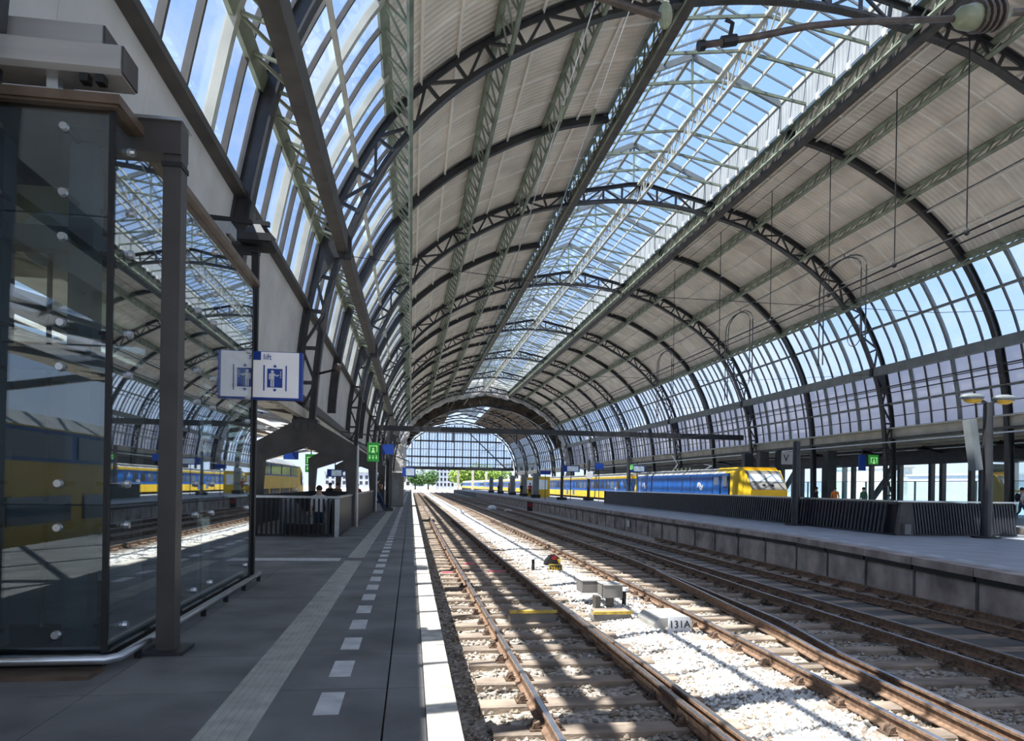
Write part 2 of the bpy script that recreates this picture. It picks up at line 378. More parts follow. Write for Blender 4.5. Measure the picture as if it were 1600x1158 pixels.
tag(rest.build('paving_tile', 'paving', pl), kind='stuff')
for k in range(-6, 150):
    z = random.uniform(-.003, .003)
    if k < 90: block('coping_stone', (.118, k * 1.25, -.16), (.315, k * 1.25 + 1.243, .012 + z), 'coping', pl)
mb = MB(); mb.box((.118, 112.5, -.16), (.315, 189, .012)); mb.box((.118, -30, -.16), (.315, -7.5, .012)); tag(mb.build('coping_stone', 'coping', pl), kind='stuff')
for y in [4.45 + .86 * k * 1.0 for k in range(40)]:                       # dashed safety line
    block('line_dash', (-.575, y, -.002), (-.42, y + .46, .004), 'mark_white', pl)
mb = MB(); 
for k in range(80): mb.box((-.575, 38.9 + k * .86, -.002), (-.42, 39.36 + k * .86, .004))
tag(mb.build('line_dash', 'mark_white', pl), kind='stuff')
for a, b in ((1.0, 13.15), (13.75, 36.2), (37.0, 70), (71, 140)):             # ribbed guidance strip
    tile = block('guidance_strip', (-1.17, a, -.002), (-.87, b, .005), 'tactile', pl)
    for i in range(6):
        if a < 30: block('ridge', (-1.15 + i * .047, a, .004), (-1.127 + i * .047, b, .010), 'tactile', tile)
block('guidance_strip', (-2.9, 13.2, -.002), (-1.28, 13.62, .005), 'mark_white', pl)
# right platform
pr = struct('floor', (0, 0, 0))
mb = MB(); YS = [-25, -10, 0, 5, 10.85, 15, 20.3, 35, 55, 120, 200]
mb.v = [v for y in YS for v in ((edge_r(y) + .02, y, -1.2), (edge_r(y) + .02, y, -.05), (20.9, y, -.05), (20.9, y, -1.2))]
for i in range(len(YS) - 1):
    for k in range(4): mb.f.append((4 * i + k, 4 * i + 4 + k, 4 * i + 4 + (k + 1) % 4, 4 * i + (k + 1) % 4))
mb.build('platform_body', 'concrete_dark', pr)
mb = MB(); mb.v = [v for y in YS for v in ((edge_r(y) + .3, y, -.05), (edge_r(y) + .3, y, 0), (20.9, y, 0), (20.9, y, -.05))]
for i in range(len(YS) - 1):
    for k in range(4): mb.f.append((4 * i + k, 4 * i + 4 + k, 4 * i + 4 + (k + 1) % 4, 4 * i + (k + 1) % 4))
mb.build('paving', 'paving_blue', pr)
def along(y0, y1, lo, hi, z0, z1, name, m, dy=0):
    a, b = edge_r(y0), edge_r(y1)
    v = [(a + lo, y0, z0), (a + hi, y0, z0), (a + hi, y0, z1), (a + lo, y0, z1), (b + lo, y1, z0), (b + hi, y1, z0), (b + hi, y1, z1), (b + lo, y1, z1)]
    return MB().add(v, [(0, 1, 2, 3), (7, 6, 5, 4), (0, 4, 5, 1), (1, 5, 6, 2), (2, 6, 7, 3), (3, 7, 4, 0)]).build(name, m, pr)
y = 2.0
while y < 130:
    along(y, y + 1.96, -.10, .32, -.16, .012, 'coping_stone', 'concrete'); along(y + .02, y + 1.95, -.06, .05, -.27, -.16, 'edge_beam', 'black')
    along(y + .03, y + 1.93, -.005 - .0, .03, -1.1, -.28, 'wall_slab', 'concrete'); along(y + 1.93, y + 2.0, -.03, .02, -1.1, -.28, 'wall_joint', 'concrete_dark')
    y += 2
along(2, 130, -1.15, -.02, -1.0, -.93, 'cable_trough', 'concrete_dark')
for k in range(100):
    yy = 9 + k * 1.02; along(yy, yy + .46, .62, .80, -.003, .005, 'line_dash', 'mark_white')
# far right platform and the walkway to the glass screens
fr = struct('floor', (0, 0, 0)); block('platform_body', (25.5, -30, -1.2), (41, 200, -.02), 'concrete_dark', fr); block('paving', (25.5, -30, -.03), (41, 200, 0), 'paving_blue', fr)
# ------------------------------------------------------------------ lattice arch trusses
def chord(t_l, t_r, bottom, d0, d1, w, y, name, m, parent, n=30):
    L = [(t, -1) for t in tspan(t_l, 0, n)] + [(t, 1) for t in tspan(0, t_r, n)[1:]]
    mb = MB(); mb.arc([prof(t, s, d0, bottom) for t, s in L], [prof(t, s, d1, bottom) for t, s in L], y - w, y + w)
    return mb.build(name, m, parent)
def P3(p, y): return (p[0], y, p[1])
def truss(y, label, dark=True, left_foot=12.0, braces=True):
    t = thing('arch_truss', label, 'roof truss', (XC, y, 0), 'lattice arch trusses carrying the hall roof')
    m = 'iron_dark'
    a = chord(left_foot, 12, True, 0, .05, .17, y, 'bottom_chord', m, t); chord(left_foot, 12, True, .05, .22, .04, y, 'chord_web', m, a)
    a = chord(left_foot, 12, False, -.05, 0, .17, y, 'top_chord', m, t); chord(left_foot, 12, False, -.22, -.05, .04, y, 'chord_web', m, a)
    if 20 < y < 50:                               # rivet heads along the bottom chord
        rv = MB()
        for s in (-1, 1):
            for u in even(0, left_foot if s < 0 else 12, .17):
                a_, c_ = prof(u, s, -.02, True), prof(u, s, .004, True)
                for dy in (-.12, .12):
                    for z_ in (0,): rv.add([(c_[0] - .02, y + dy - .02, c_[1]), (c_[0] + .02, y + dy - .02, c_[1]), (c_[0] + .02, y + dy + .02, c_[1]), (c_[0] - .02, y + dy + .02, c_[1]), (a_[0], y + dy, a_[1])], [(0, 1, 4), (1, 2, 4), (2, 3, 4), (3, 0, 4)])
        tag(rv.build('rivets', 'grey_beam', t), kind='stuff')
    if braces:
        for s in (-1, 1):
            te = even(0, left_foot if s < 0 else 12, 1.16)
            for k, u in enumerate(te):
                b, c = P3(prof(u, s, .1, True), y), P3(prof(u, s, -.1), y)
                bar('strut', b, c, .11, .11, m, t, (0, 1, 0))
                if k + 1 < len(te):
                    c2 = P3(prof(te[k + 1], s, -.1), y); b2 = P3(prof(te[k + 1], s, .1, True), y)
                    if k % 2: bar('diagonal', b, c2, .09, .10, m, t, (0, 1, 0))
                    else: bar('diagonal', c, b2, .09, .10, m, t, (0, 1, 0))
    return t
vis = 0
for y in Y_TR:
    if y < 0: lab = 'lattice arch truss behind the viewer'; 
    elif y < 20: lab = 'lattice arch truss above the glass lift, closest to the viewer'
    else:
        lab = f'{ORD[vis]} dark riveted lattice arch truss seen beyond the glass lift'; vis += 1
    if y < 0: lab = ['lattice arch truss at the open end behind the viewer', 'lattice arch truss one bay behind the viewer'][0 if y < -20 else 1]
    truss(y, lab, left_foot=11.0 if 23 < y < 60 else 12.0, braces=y > 0)
# solid ribs between the trusses, one on either slope
for s, side in ((-1, 'left'), (1, 'right')):
    k = 0
    for y in Y_RIB:
        if y < -5: continue
        r = thing('arch_rib', f'{ORD[k]} plain curved roof rib on the {side} slope of the hall', 'roof rib', (XC + s * 17, y, 0), 'plain ribs between the lattice trusses'); k += 1
        ts = tspan(T_SKY, 12 if s > 0 else 10.6, 36)
        mb = MB(); mb.arc([prof(t, s, -.30) for t in ts], [prof(t, s, -.02) for t in ts], y - .03, y + .03); mb.build('web', 'iron_dark', r)
        mb = MB(); mb.arc([prof(t, s, -.34) for t in ts], [prof(t, s, -.29) for t in ts], y - .14, y + .14); mb.build('bottom_flange', 'iron_dark', r)
        mb = MB(); mb.arc([prof(t, s, -.03) for t in ts], [prof(t, s, .02) for t in ts], y - .14, y + .14); mb.build('top_flange', 'iron_dark', r)
# ------------------------------------------------------------------ lengthwise lattice girders
def girder(name, label, pa, pb, y0, y1, step, m, parts=True, wa=.22, wb=.16, kind=0):
    """pa, pb: (x, z) of the two chords"""
    t = thing(name, label, 'girder', (pa[0], y0, pa[1]), 'lengthwise lattice girders of the roof')
    n = Vector((pa[0] - pb[0], 0, pa[1] - pb[1])).normalized()
    yy = y0
    while yy < y1 - .1:
        ye = min(y1, yy + BAY)
        a = bar('chord', (pa[0], yy, pa[1]), (pa[0], ye, pa[1]), wa, .10, m, t, n); bar('chord', (pb[0], yy, pb[1]), (pb[0], ye, pb[1]), wb, .09, m, t, n)
        yy = ye
    k = 0; rest = MB(); lim = 0
    yy = y0
    while yy < y1 - step * .5:
        A, Bq = (pa[0], yy, pa[1]), (pb[0], yy, pb[1]); C = (pb[0], yy + step, pb[1])
        if yy > 0 and lim < 150:
            bar('post', A, Bq, .06, .06, m, t, (0, 1, 0)); bar('diagonal', A, C, .05, .06, m, t, n.cross(Vector((0, 1, 0)))); lim += 1
        else: rest.bar(A, Bq, .06, .06, (0, 1, 0)); rest.bar(A, C, .05, .06)
        yy += step
    if rest.v: tag(rest.build('lattice', m, t), kind='stuff')
    return t
def pair(t, s, da=-.05, db=.05): return prof(t, s, da), prof(t, s, db, True)
GY0 = 5.54 - BAY
for s, side in ((-1, 'left'), (1, 'right')):
    a, b = pair(T_GUT, s, .0, .0); girder('lattice_girder', f'green lattice girder along the top of the {side} glazed wall', a, b, GY0, Y1, 1.13, 'iron_green', wa=.34)
    a, b = pair(4, s); girder('lattice_girder', f'green lattice girder on the lower half of the {side} roof slope', a, b, GY0, Y1, 1.13, 'iron_green')
    a, b = pair(3, s); girder('lattice_girder', f'green lattice girder on the upper half of the {side} roof slope', a, b, GY0, Y1, 1.13, 'iron_green')
    a, b = pair(T_SKY, s, .1, -.0); girder('lattice_girder', f'green lattice girder along the {side} edge of the skylight', a, b, GY0, Y1, 1.13, 'iron_green')
    a, b = pair(8.35, s, -.02, .0)
    if s < 0: girder('lattice_girder', 'green lattice girder halfway up the left glazed wall', a, b, GY0, Y1, 1.13, 'iron_green', wa=.34)
a, b = (XC - .1, 19.95), (XC - .1, 18.95); girder('lattice_girder', 'sunlit pale green lattice girder below the ridge of the skylight', a, b, GY0, Y1, 1.13, 'iron_pale')  # sunlight on this girder is put into its paler iron colour
# plain lengthwise beams
def longbeam(name, label, x, z, wx, wz, m, y0=GY0, y1=Y1, cat='beam'):
    t = thing(name, label, cat, (x, y0, z)); yy = y0
    while yy < y1 - .1:
        ye = min(y1, yy + BAY); block('beam_length', (x - wx / 2, yy, z - wz / 2), (x + wx / 2, ye - .01, z + wz / 2), m, t); yy = ye
    return t
lb = longbeam('catenary_beam', 'brown box beam hung inside the left glazed wall', -2.32, 9.24, .34, .62, 'iron_brown')
for y in Y_TR:
    if y > 0:
        mb = MB(); mb.prism([(-2.05, 8.75), (-2.55, 8.75), (-3.1, 7.9), (-3.0, 9.6), (-2.05, 9.6)], (0, y - .12, 0), (1, 0, 0), (0, 0, 1), (0, 1, 0), .24); mb.build('gusset', 'iron_dark', lb)
lb = longbeam('catenary_beam', 'long grey box beam crossing the right glazed wall', 29.5, 9.1, .34, .55, 'grey_beam')
for y in Y_TR:
    if y > 0:
        mb = MB(); mb.prism([(29.2, 8.8), (29.6, 8.8), (30.2, 7.7), (30.2, 9.3), (29.2, 9.3)], (0, y - .12, 0), (1, 0, 0), (0, 0, 1), (0, 1, 0), .24); mb.build('gusset', 'iron_dark', lb)
longbeam('gutter_beam', 'dark brown gutter beam under the left skylight edge', XC - 4.25, 18.55, .42, .5, 'iron_brown')
longbeam('gutter_beam', 'dark brown gutter beam under the right skylight edge', XC + 4.75, 18.25, .36, .42, 'iron_brown')
# ------------------------------------------------------------------ roof cladding, panel by panel
def panel_pts(t0, t1, s, d0, d1, n): return [prof(t, s, d0) for t in tspan(t0, t1, n)], [prof(t, s, d1) for t in tspan(t0, t1, n)]
for s in (-1, 1):
    ce = struct('ceiling')
    rows = [(2.05, 2.98, 3), (3.02, 3.98, 3), (4.02, 5.97, 5)]
    meshes = []
    for r in rows:
        for m in ('cladding', 'cladding_b'):
            i, o = panel_pts(r[0], r[1], s, .06, .14, r[2]); mb = MB(); mb.arc(i, o, .02, BAY / 4 - .02); meshes.append(mb.mesh('roof_panel', m))
    y = 5.54 - BAY
    while y < Y1 - .2:
        for r in range(3):
            link(bpy.data.objects.new('roof_panel', meshes[2 * r + random.randint(0, 1)]), ce, Matrix.Translation((0, y, 0)))
        y += BAY / 4
    bt = MB(); ts = tspan(2.0, 6, 14); bt.arc([prof(t, s, .0) for t in ts], [prof(t, s, .08) for t in ts], -.045, .045); bme = bt.mesh('batten', 'batten')
    y = 5.54 - BAY
    while y < Y1:
        link(bpy.data.objects.new('batten', bme), ce, Matrix.Translation((0, y, 0))); y += BAY / 4
    for t in (2.5, 3.5, 4.6, 5.3):                              # light rails along the slope between the girders
        i, o = prof(t, s, -.03), prof(t, s, .06)
        bar('roof_rail', (i[0], GY0, i[1]), (i[0], Y1, i[1]),   .09, .07, 'batten', ce, (0, 0, 1))
    mb = MB(); ts = tspan(2.0, 6, 14); i = [prof(t, s, .14) for t in ts]; o = [prof(t, s, .18) for t in ts]; mb.arc(i, o, Y0, Y1); mb.build('outer_skin', 'train_roof', ce)
    mb = MB(); i = [prof(t, s, .06) for t in ts]; o = [prof(t, s, .13) for t in ts]; mb.arc(i, o, Y0, 5.5 - BAY); mb.build('rear_cladding', 'cladding', ce)
# ------------------------------------------------------------------ glazed side walls, pane by pane
MUL = BAY / 8
for s, wn in ((-1, 'window_1'), (1, 'window_2')):
    wi = struct(wn)
    tiers = [(T_GUT + .02, T_M1), (T_M1, T_M2), (T_M2, T_LOW)] + ([(T_LOW, T_BOT)] if s > 0 else [])
    y_start = 5.54 - BAY if s < 0 else 14.57
    pm = []
    for q, (a, b) in enumerate(tiers):
        mb = MB(); mb.arc(*panel_pts(a + .01, b - .01, s, .05, .065, 3), .03, MUL - .03); pm.append(mb.mesh('pane', 'pane_milky' if (s > 0 and q >= 2) else 'pane'))
    rest = MB(); restm = MB(); cnt = 0; k = 0; y = y_start
    while y < Y1 - .5:
        for q, (a, b) in enumerate(tiers):
            if cnt < 300: link(bpy.data.objects.new('pane', pm[q]), wi, Matrix.Translation((0, y, 0))); cnt += 1
            else: (restm if (s > 0 and q >= 2) else rest).arc(*panel_pts(a + .01, b - .01, s, .05, .065, 3), y + .03, y + MUL - .03)
        y += MUL
    rest.arc(*panel_pts(T_GUT, T_LOW, s, .05, .065, 10), Y0, y_start)
    tag(rest.build('pane', 'pane', wi), kind='stuff')
    if restm.v: tag(restm.build('pane', 'pane_milky', wi), kind='stuff')
    t1 = T_LOW if s < 0 else T_BOT
    ts = tspan(T_GUT, t1, 12)
    thin = MB(); thin.arc([prof(t, s, -.02) for t in ts], [prof(t, s, .10) for t in ts], -.035, .035); thin = thin.mesh('mullion', 'iron_brown' if s > 0 else 'iron_brown')
    thick = MB(); thick.arc([prof(t, s, -.10) for t in ts], [prof(t, s, .08) for t in ts], -.09, .09); thick = thick.mesh('mullion', 'iron_pale' if s < 0 else 'grey_beam')
    k = 0; y = y_start
    while y < Y1 + .1:
        link(bpy.data.objects.new('mullion', thick if k % 8 in (3, 6) else thin), wi, Matrix.Translation((0, y, 0))); y += MUL; k += 1
    for t in (T_M1,) + ((T_LOW,) if s > 0 else ()):
        p = prof(t, s, -.06); bar('transom', (p[0], y_start, p[1]), (p[0], Y1, p[1]), .12, .14, 'iron_pale' if s < 0 else 'grey_beam', wi)
    if s > 0:
        for z in (8.1, 6.3):
            p = prof(t_at(z), s, -.02); bar('transom', (p[0], y_start, p[1]), (p[0], Y1, p[1]), .05, .05, 'iron_brown', wi)
# grey panels under the left glass, gutter and the foot of the wall
wl = struct('wall_left'); ts = tspan(T_LOW, t_at(4.1), 4); pm = MB(); pm.arc([prof(t, -1, .02) for t in ts], [prof(t, -1, .07) for t in ts], .004, BAY / 4 - .004); pm = pm.mesh('wall_panel', 'wall_panel')
y = Y0
while y < Y1:
    link(bpy.data.objects.new('wall_panel', pm), wl, Matrix.Translation((0, y, 0))); y += BAY / 4
p = prof(T_LOW, -1, -.08); bar('sill', (p[0], Y0, p[1]), (p[0], Y1, p[1]), .22, .14, 'iron_brown', wl)
p = prof(t_at(4.1), -1, .2); bar('sun_baffle', (p[0] - .15, Y0, 4.6), (p[0] - .15, Y1, 4.6), .06, 1.1, 'iron_brown', wl)  # added hidden plate: blocks sun between the gutter and the neighbouring roof
p = prof(t_at(4.1), -1, -.1); bar('gutter', (p[0], Y0, p[1]), (p[0], Y1, p[1]), .4, .3, 'iron_brown', wl); bar('gutter_lip', (p[0] + .1, Y0, p[1] - .42), (p[0] + .1, Y1, p[1] - .42), .2, .3, 'soffit', wl)
# right wall: cornice, soffit with lamps, dark beam, posts, glass screens
wr = struct('wall_right')
bar('cornice', (30.95, Y0, 5.2), (30.95, Y1, 5.2), .35, .6, 'soffit', wr); bar('cornice_lip', (30.75, Y0, 5.5), (30.75, Y1, 5.5), .5, .1, 'iron_pale', wr); bar('lower_lip', (30.8, Y0, 4.85), (30.8, Y1, 4.85), .5, .12, 'iron_brown', wr)
mb = MB(); mb.prism([(30.9, 4.9), (35.2, 4.5), (35.2, 4.7), (30.9, 5.1)], (0, 0, 0), (1, 0, 0), (0, 0, 1), (0, 1, 0), Y1 - Y0); o = mb.build('soffit', 'soffit', wr, mw=Matrix.Translation((0, Y0, 0)))
for x in (31.8, 32.9, 34.0): bar('soffit_rail', (x, 10, 4.86 - (x - 31) * .1), (x, Y1, 4.86 - (x - 31) * .1), .10, .12, 'iron_pale', wr)
bar('edge_beam', (35.1, Y0, 3.85), (35.1, Y1, 3.85), .35, 1.0, 'iron_dark', wr)
bar('roof_slab', (38, Y0, 4.5), (38, Y1, 4.5), 7, .2, 'iron_brown', wr, (0, 0, 1))
pp = [20, 23.2, 26.4, 29.6, 33, 36.75, 39.95, 42.39, 43.4, 46.5, 49.73, 51.95, 53.13] + [56 + 3.4 * k for k in range(26)]
for y in pp: block('post', (34.95, y - .14, 0), (35.25, y + .14, 3.4), 'steel_post', wr)
for k in range(8):
    y = 34 + 14 * k; bar('brace', (36.5, y, 4.2), (36.5, y + 3.6, .8), .35, .3, 'grey_beam', wr)
gs = struct('window_3')
for k in range(42):
    y = 20 + 3 * k; block('pane', (39, y + .05, .1), (39.03, y + 2.95, 2.2), 'screen_glass', gs); block('screen_post', (38.95, y - .04, 0), (39.08, y + .04, 2.25), 'grey_beam', gs)
bar('hand_rail', (39, 20, 2.25), (39, 146, 2.25), .08, .06, 'steel', gs)
for k in range(8):
    y = 30 + 6.2 * k; L = thing('canopy_lamp', f'{ORD[k]} dark lamp arm under the right hand soffit counting from the camera end', 'lamp', (33, y, 4.3), 'lamps under the right soffit')
    bar('arm', (34.9, y, 4.1), (33.6, y, 4.45), .1, .12, 'iron_dark', L); MB().tube([(33.6, y, 4.25), (33.6, y, 4.4)], [.35, .2], 10).build('lamp_head', 'black', L)
bar('light_pipe', (29.9, 20, 4.55), (29.9, Y1, 4.55), .07, .07, 'steel', wr)
# ------------------------------------------------------------------ skylight lantern
sk = struct('window_4'); RX, RZ = XC - .4, 22.55; EL, ER, EZ = XC - 4.75, XC + 4.25, 20.6
def slope(u, s):
    ex = EL if s < 0 else ER
    return (RX + (ex - RX) * u, RZ + (EZ - RZ) * u)
pm = {}
for s in (-1, 1):
    for q in range(3):
        a, b = slope(q / 3 + .012, s), slope((q + 1) / 3 - .012, s)
        mb = MB(); mb.arc([a, b], [(a[0], a[1] + .015), (b[0], b[1] + .015)], .03, MUL - .03); pm[s, q] = mb.mesh('pane', 'pane')
rest = MB(); cnt = 0; y = 14.57; LY0 = Y0
cells = [14.57 + MUL * k for k in range(int((Y1 - 14.57) / MUL))]
for y in cells:
    for s in (-1, 1):
        for q in range(3):
            if cnt < 300: link(bpy.data.objects.new('pane', pm[s, q]), sk, Matrix.Translation((0, y, 0))); cnt += 1
            else:
                a, b = slope(q / 3 + .012, s), slope((q + 1) / 3 - .012, s); rest.arc([a, b], [(a[0], a[1] + .015), (b[0], b[1] + .015)], y + .03, y + MUL - .03)
for s in (-1, 1):
    a, b = slope(0, s), slope(1, s); rest.arc([a, b], [(a[0], a[1] + .015), (b[0], b[1] + .015)], Y0, 14.5)
tag(rest.build('pane', 'pane', sk), kind='stuff')
mb = MB()
for s in (-1, 1):
    for y in cells: a, b = slope(0, s), slope(1, s); bar('glazing_bar', (a[0], y, a[1]), (b[0], y, b[1]), .06, .09, 'grey_beam', sk)
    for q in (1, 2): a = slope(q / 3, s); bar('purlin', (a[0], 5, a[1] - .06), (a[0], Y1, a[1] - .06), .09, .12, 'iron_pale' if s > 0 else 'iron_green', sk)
bar('ridge_beam', (RX, 5, RZ - .05), (RX, Y1, RZ - .05), .16, .2, 'grey_beam', sk)
for s, ex in ((-1, EL), (1, ER)):
    bar('eaves_beam', (ex, 5, EZ), (ex, Y1, EZ), .16, .22, 'iron_pale', sk)
    y = 5.54
    while y < Y1 - 1:
        block('side_sheet', (ex - .03, y + .02, 19.15), (ex + .03, y + BAY / 4 - .02, EZ - .1), 'corrugated', sk); y += BAY / 4
for k in range(17):
    y = 5.54 + BAY * k
    if y > Y1: break
    for s in (-1, 1): a, b = slope(0, s), slope(1, s); bar('gable_rafter', (a[0], y, a[1] - .16), (b[0], y, b[1] - .16), .16, .26, 'grey_beam', sk)
    bar('king_post', (RX, y, 20.1), (RX, y, RZ - .2), .1, .1, 'iron_green', sk)
    for ex in (EL, ER): bar('side_post', (ex, y, 19.1), (ex, y, EZ), .16, .16, 'grey_beam', sk)
y = 5.54 + BAY / 4; k = 1
while y < Y1:
    if k % 4:
        for ex, mx in ((EL, 'iron_green'), (ER, 'iron_green')): bar('tie', (ex, y, 19.3), (XC - .1, y, 19.95), .09, .12, mx, sk)
    y += BAY / 4; k += 1
for k in range(60):                                             # small white brackets along the right girder
    y = 14.6 + k * MUL; block('bracket', (XC + 4.15, y, 19.0), (XC + 4.25, y + .2, 19.3), 'white', sk)
# ------------------------------------------------------------------ tarpaulin, the old roof behind it, the end facade
for s in (-1, 1):
    ts = tspan(0, 11.5, 46); mb = MB(); rj = random.Random(3 + s)
    inn = [prof(t, s, -1.25 - .35 * abs(math.sin(t * 4.1)) - (.2 + 1.2 * max(0, t - 6) / 5 if s < 0 else 0)) for t in ts]; out = [prof(t, s, .35 + (2.2 * (1 - t / 2.2) + .9 if t < 2.2 else 0)) for t in ts]
    n = 7; rows = []
    for a in range(n + 1):
        for (x0, z0), (x1, z1) in zip(inn, out): mb.v.append((x0 + (x1 - x0) * a / n, Y1 + .25 + rj.uniform(-.22, .22), z0 + (z1 - z0) * a / n))
    L = len(ts)
    for a in range(n):
        for b in range(L - 1): mb.f.append((a * L + b, a * L + b + 1, a * L + L + b + 1, a * L + L + b))
    me = mb.build('tarpaulin', 'tarp', smooth=True); so_ = me.modifiers.new('thickness', 'SOLIDIFY'); so_.thickness = .03; tag(me, f'crumpled pale tarpaulin hung across the {"left" if s < 0 else "right"} half of the far roof arch', 'tarpaulin', 'tarpaulins closing off the far roof')
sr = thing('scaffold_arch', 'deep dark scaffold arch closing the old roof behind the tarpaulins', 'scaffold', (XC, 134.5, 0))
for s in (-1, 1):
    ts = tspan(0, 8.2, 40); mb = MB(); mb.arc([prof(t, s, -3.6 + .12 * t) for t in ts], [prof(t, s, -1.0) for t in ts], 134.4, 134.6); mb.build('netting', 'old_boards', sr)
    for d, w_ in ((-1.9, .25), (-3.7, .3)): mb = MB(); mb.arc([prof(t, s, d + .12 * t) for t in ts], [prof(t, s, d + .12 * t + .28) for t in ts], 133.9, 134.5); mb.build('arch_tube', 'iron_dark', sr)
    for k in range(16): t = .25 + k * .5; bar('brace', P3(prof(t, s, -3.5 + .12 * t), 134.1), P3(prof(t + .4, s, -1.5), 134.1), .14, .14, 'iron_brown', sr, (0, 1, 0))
oc = struct('ceiling')
for s in (-1, 1):
    mb = MB(); ts = tspan(1.9, 6, 20); mb.arc([prof(t, s, .05) for t in ts], [prof(t, s, .15) for t in ts], Y1, YEND); mb.build('board_field', 'old_boards', oc)
    for k in range(10):
        t = 2 + k * .44; p = prof(t, s, -.1); bar('purlin', (p[0], Y1, p[1]), (p[0], YEND, p[1]), .2, .35, 'old_boards', oc)
    wi = struct('window_5' if s < 0 else 'window_6')
    mb = MB(); ts = tspan(6, T_BOT, 12); mb.arc([prof(t, s, .05) for t in ts], [prof(t, s, .07) for t in ts], Y1, YEND); tag(mb.build('pane', 'pane', wi), kind='stuff')
    for k in range(33):
        y = Y1 + 1 + k * 2.2; mb = MB(); mb.arc([prof(t, s, -.1) for t in ts], [prof(t, s, .1) for t in ts], y - .1, y + .1); mb.build('mullion', 'iron_dark', wi)
    for z in (11.9, 9.2, 7.1): p = prof(t_at(z), s, -.1); bar('transom', (p[0], Y1, p[1]), (p[0], YEND, p[1]), .2, .25, 'iron_dark', wi)
    bar('cornice', (XC + s * 17.4, Y1, 4.9), (XC + s * 17.4, YEND, 4.9), .4, 1.0, 'soffit', wi)
ok = 0
for y in (150.0, 168.1, 186.2, 204.2):
    t = thing('arch_truss', f'{ORD[ok] if ok else "first"} sooty arch truss in the unrestored roof beyond the tarpaulin', 'roof truss', (XC, y, 0), 'sooty trusses beyond the tarpaulin'); ok += 1
    chord(12, 12, True, 0, .25, .3, y, 'bottom_chord', 'iron_dark', t); chord(12, 12, False, -.25, .1, .3, y, 'top_chord', 'iron_dark', t)
    for s in (-1, 1):
        te = even(0, 11, 2.2)
        for a, b in zip(te, te[1:]): bar('diagonal', P3(prof(a, s, .1, True), y), P3(prof(b, s, -.1), y), .16, .16, 'iron_dark', t, (0, 1, 0))
mb = MB()
sk2 = struct('window_7')
for s in (-1, 1):
    a, b = slope(0, s), slope(1, s); mb = MB(); mb.arc([a, b], [(a[0], a[1] + .02), (b[0], b[1] + .02)], Y1, YEND); mb.build('pane', 'pane', sk2)
    for k in range(31): y = Y1 + 1 + 2.3 * k; bar('glazing_bar', (a[0], y, a[1]), (b[0], y, b[1]), .2, .15, 'iron_dark', sk2)
fa = struct('window_8'); FY = YEND
def fac_h(x):                                     # height of the facade arch at x
    h = abs(x - XC); lo, hi = 0, 12
    for _ in range(30):
        m = (lo + hi) / 2
        if _cr(_B, m)[0] < h: lo = m
        else: hi = m
    return _cr(_B, lo)[1]
FX = [XC - 15.9 + 31.8 * i / 13 for i in range(14)]; FZ = [6.1, 9.4, 14.0, 18.9]
for i in range(13):
    xm = (FX[i] + FX[i + 1]) / 2
    for z0, z1 in zip(FZ, FZ[1:]):
        top = min(z1, fac_h(xm))
        if top - z0 > .6: block('pane', (FX[i] + .1, FY, z0 + .1), (FX[i + 1] - .1, FY + .03, top), 'pane_pale', fa)
    for q in (1, 2):
        x = FX[i] + 31.8 / 13 * q / 3; bar('glazing_bar', (x, FY, 6.1), (x, FY, fac_h(x)), .10, .10, 'iron_dark', fa)
for x in FX: bar('mullion', (x, FY, 6.1), (x, FY, max(7.5, fac_h(x))), .30, .3, 'iron_dark', fa)
for z in (6.1, 7.5, 9.4, 11.6, 14.0, 16.4):
    hw = max(h for h in [i * .1 for i in range(166)] if fac_h(XC + h) >= z or h == 0); bar('transom', (XC - hw, FY, z), (XC + hw, FY, z), .4, .9 if z < 6.5 else (.42 if z in (9.4, 14.0) else .14), 'iron_dark', fa)
bar('brace', (XC + 1.5, FY - .3, 18), (XC + 14, FY - .3, 6.3), .25, .3, 'iron_dark', fa)
# ------------------------------------------------------------------ railway tracks
RZ0 = -.76
def interp(P, y):
    for (a, b), (c, d) in zip(P, P[1:]):
        if y <= c: return b + (d - b) * (y - a) / (c - a)
    return P[-1][1]
def rail(parent, P, name='rail'):
    """P: (y, x) line of the rail; a flat-bottomed rail section swept along it, with a bright running head"""
    sec = [(-.065, -.15), (-.065, -.137), (-.012, -.12), (-.012, -.035), (-.035, -.03), (-.035, -.002), (.035, -.002), (.035, -.03), (.012, -.035), (.012, -.12), (.065, -.137), (.065, -.15)]
    Y = []
    for (a, b), (c, d) in zip(P, P[1:]):
        n = max(1, int((c - a) / 6)); Y += [(a + (c - a) * i / n, b + (d - b) * i / n) for i in range(n)]
    Y.append(P[-1]); n = len(sec)
    mb = MB(); mb.v = [(x + u, y, RZ0 + v) for y, x in Y for u, v in sec]
    for i in range(len(Y) - 1):
        for k in range(n): mb.f.append((i * n + k, i * n + n + k, i * n + n + (k + 1) % n, i * n + (k + 1) % n))
    mb.f.append(tuple(range(n)))
    r = mb.build(name, 'rust', parent)
    hb = MB(); hb.v = [(x + u, y, RZ0 + v) for y, x in Y for u, v in ((-.026, -.003), (-.026, .001), (.026, .001), (.026, -.003))]
    for i in range(len(Y) - 1):
        for k in range(4): hb.f.append((4 * i + k, 4 * i + 4 + k, 4 * i + 4 + (k + 1) % 4, 4 * i + (k + 1) % 4))
    hb.build('running_head', 'rail_top', r)
    return P
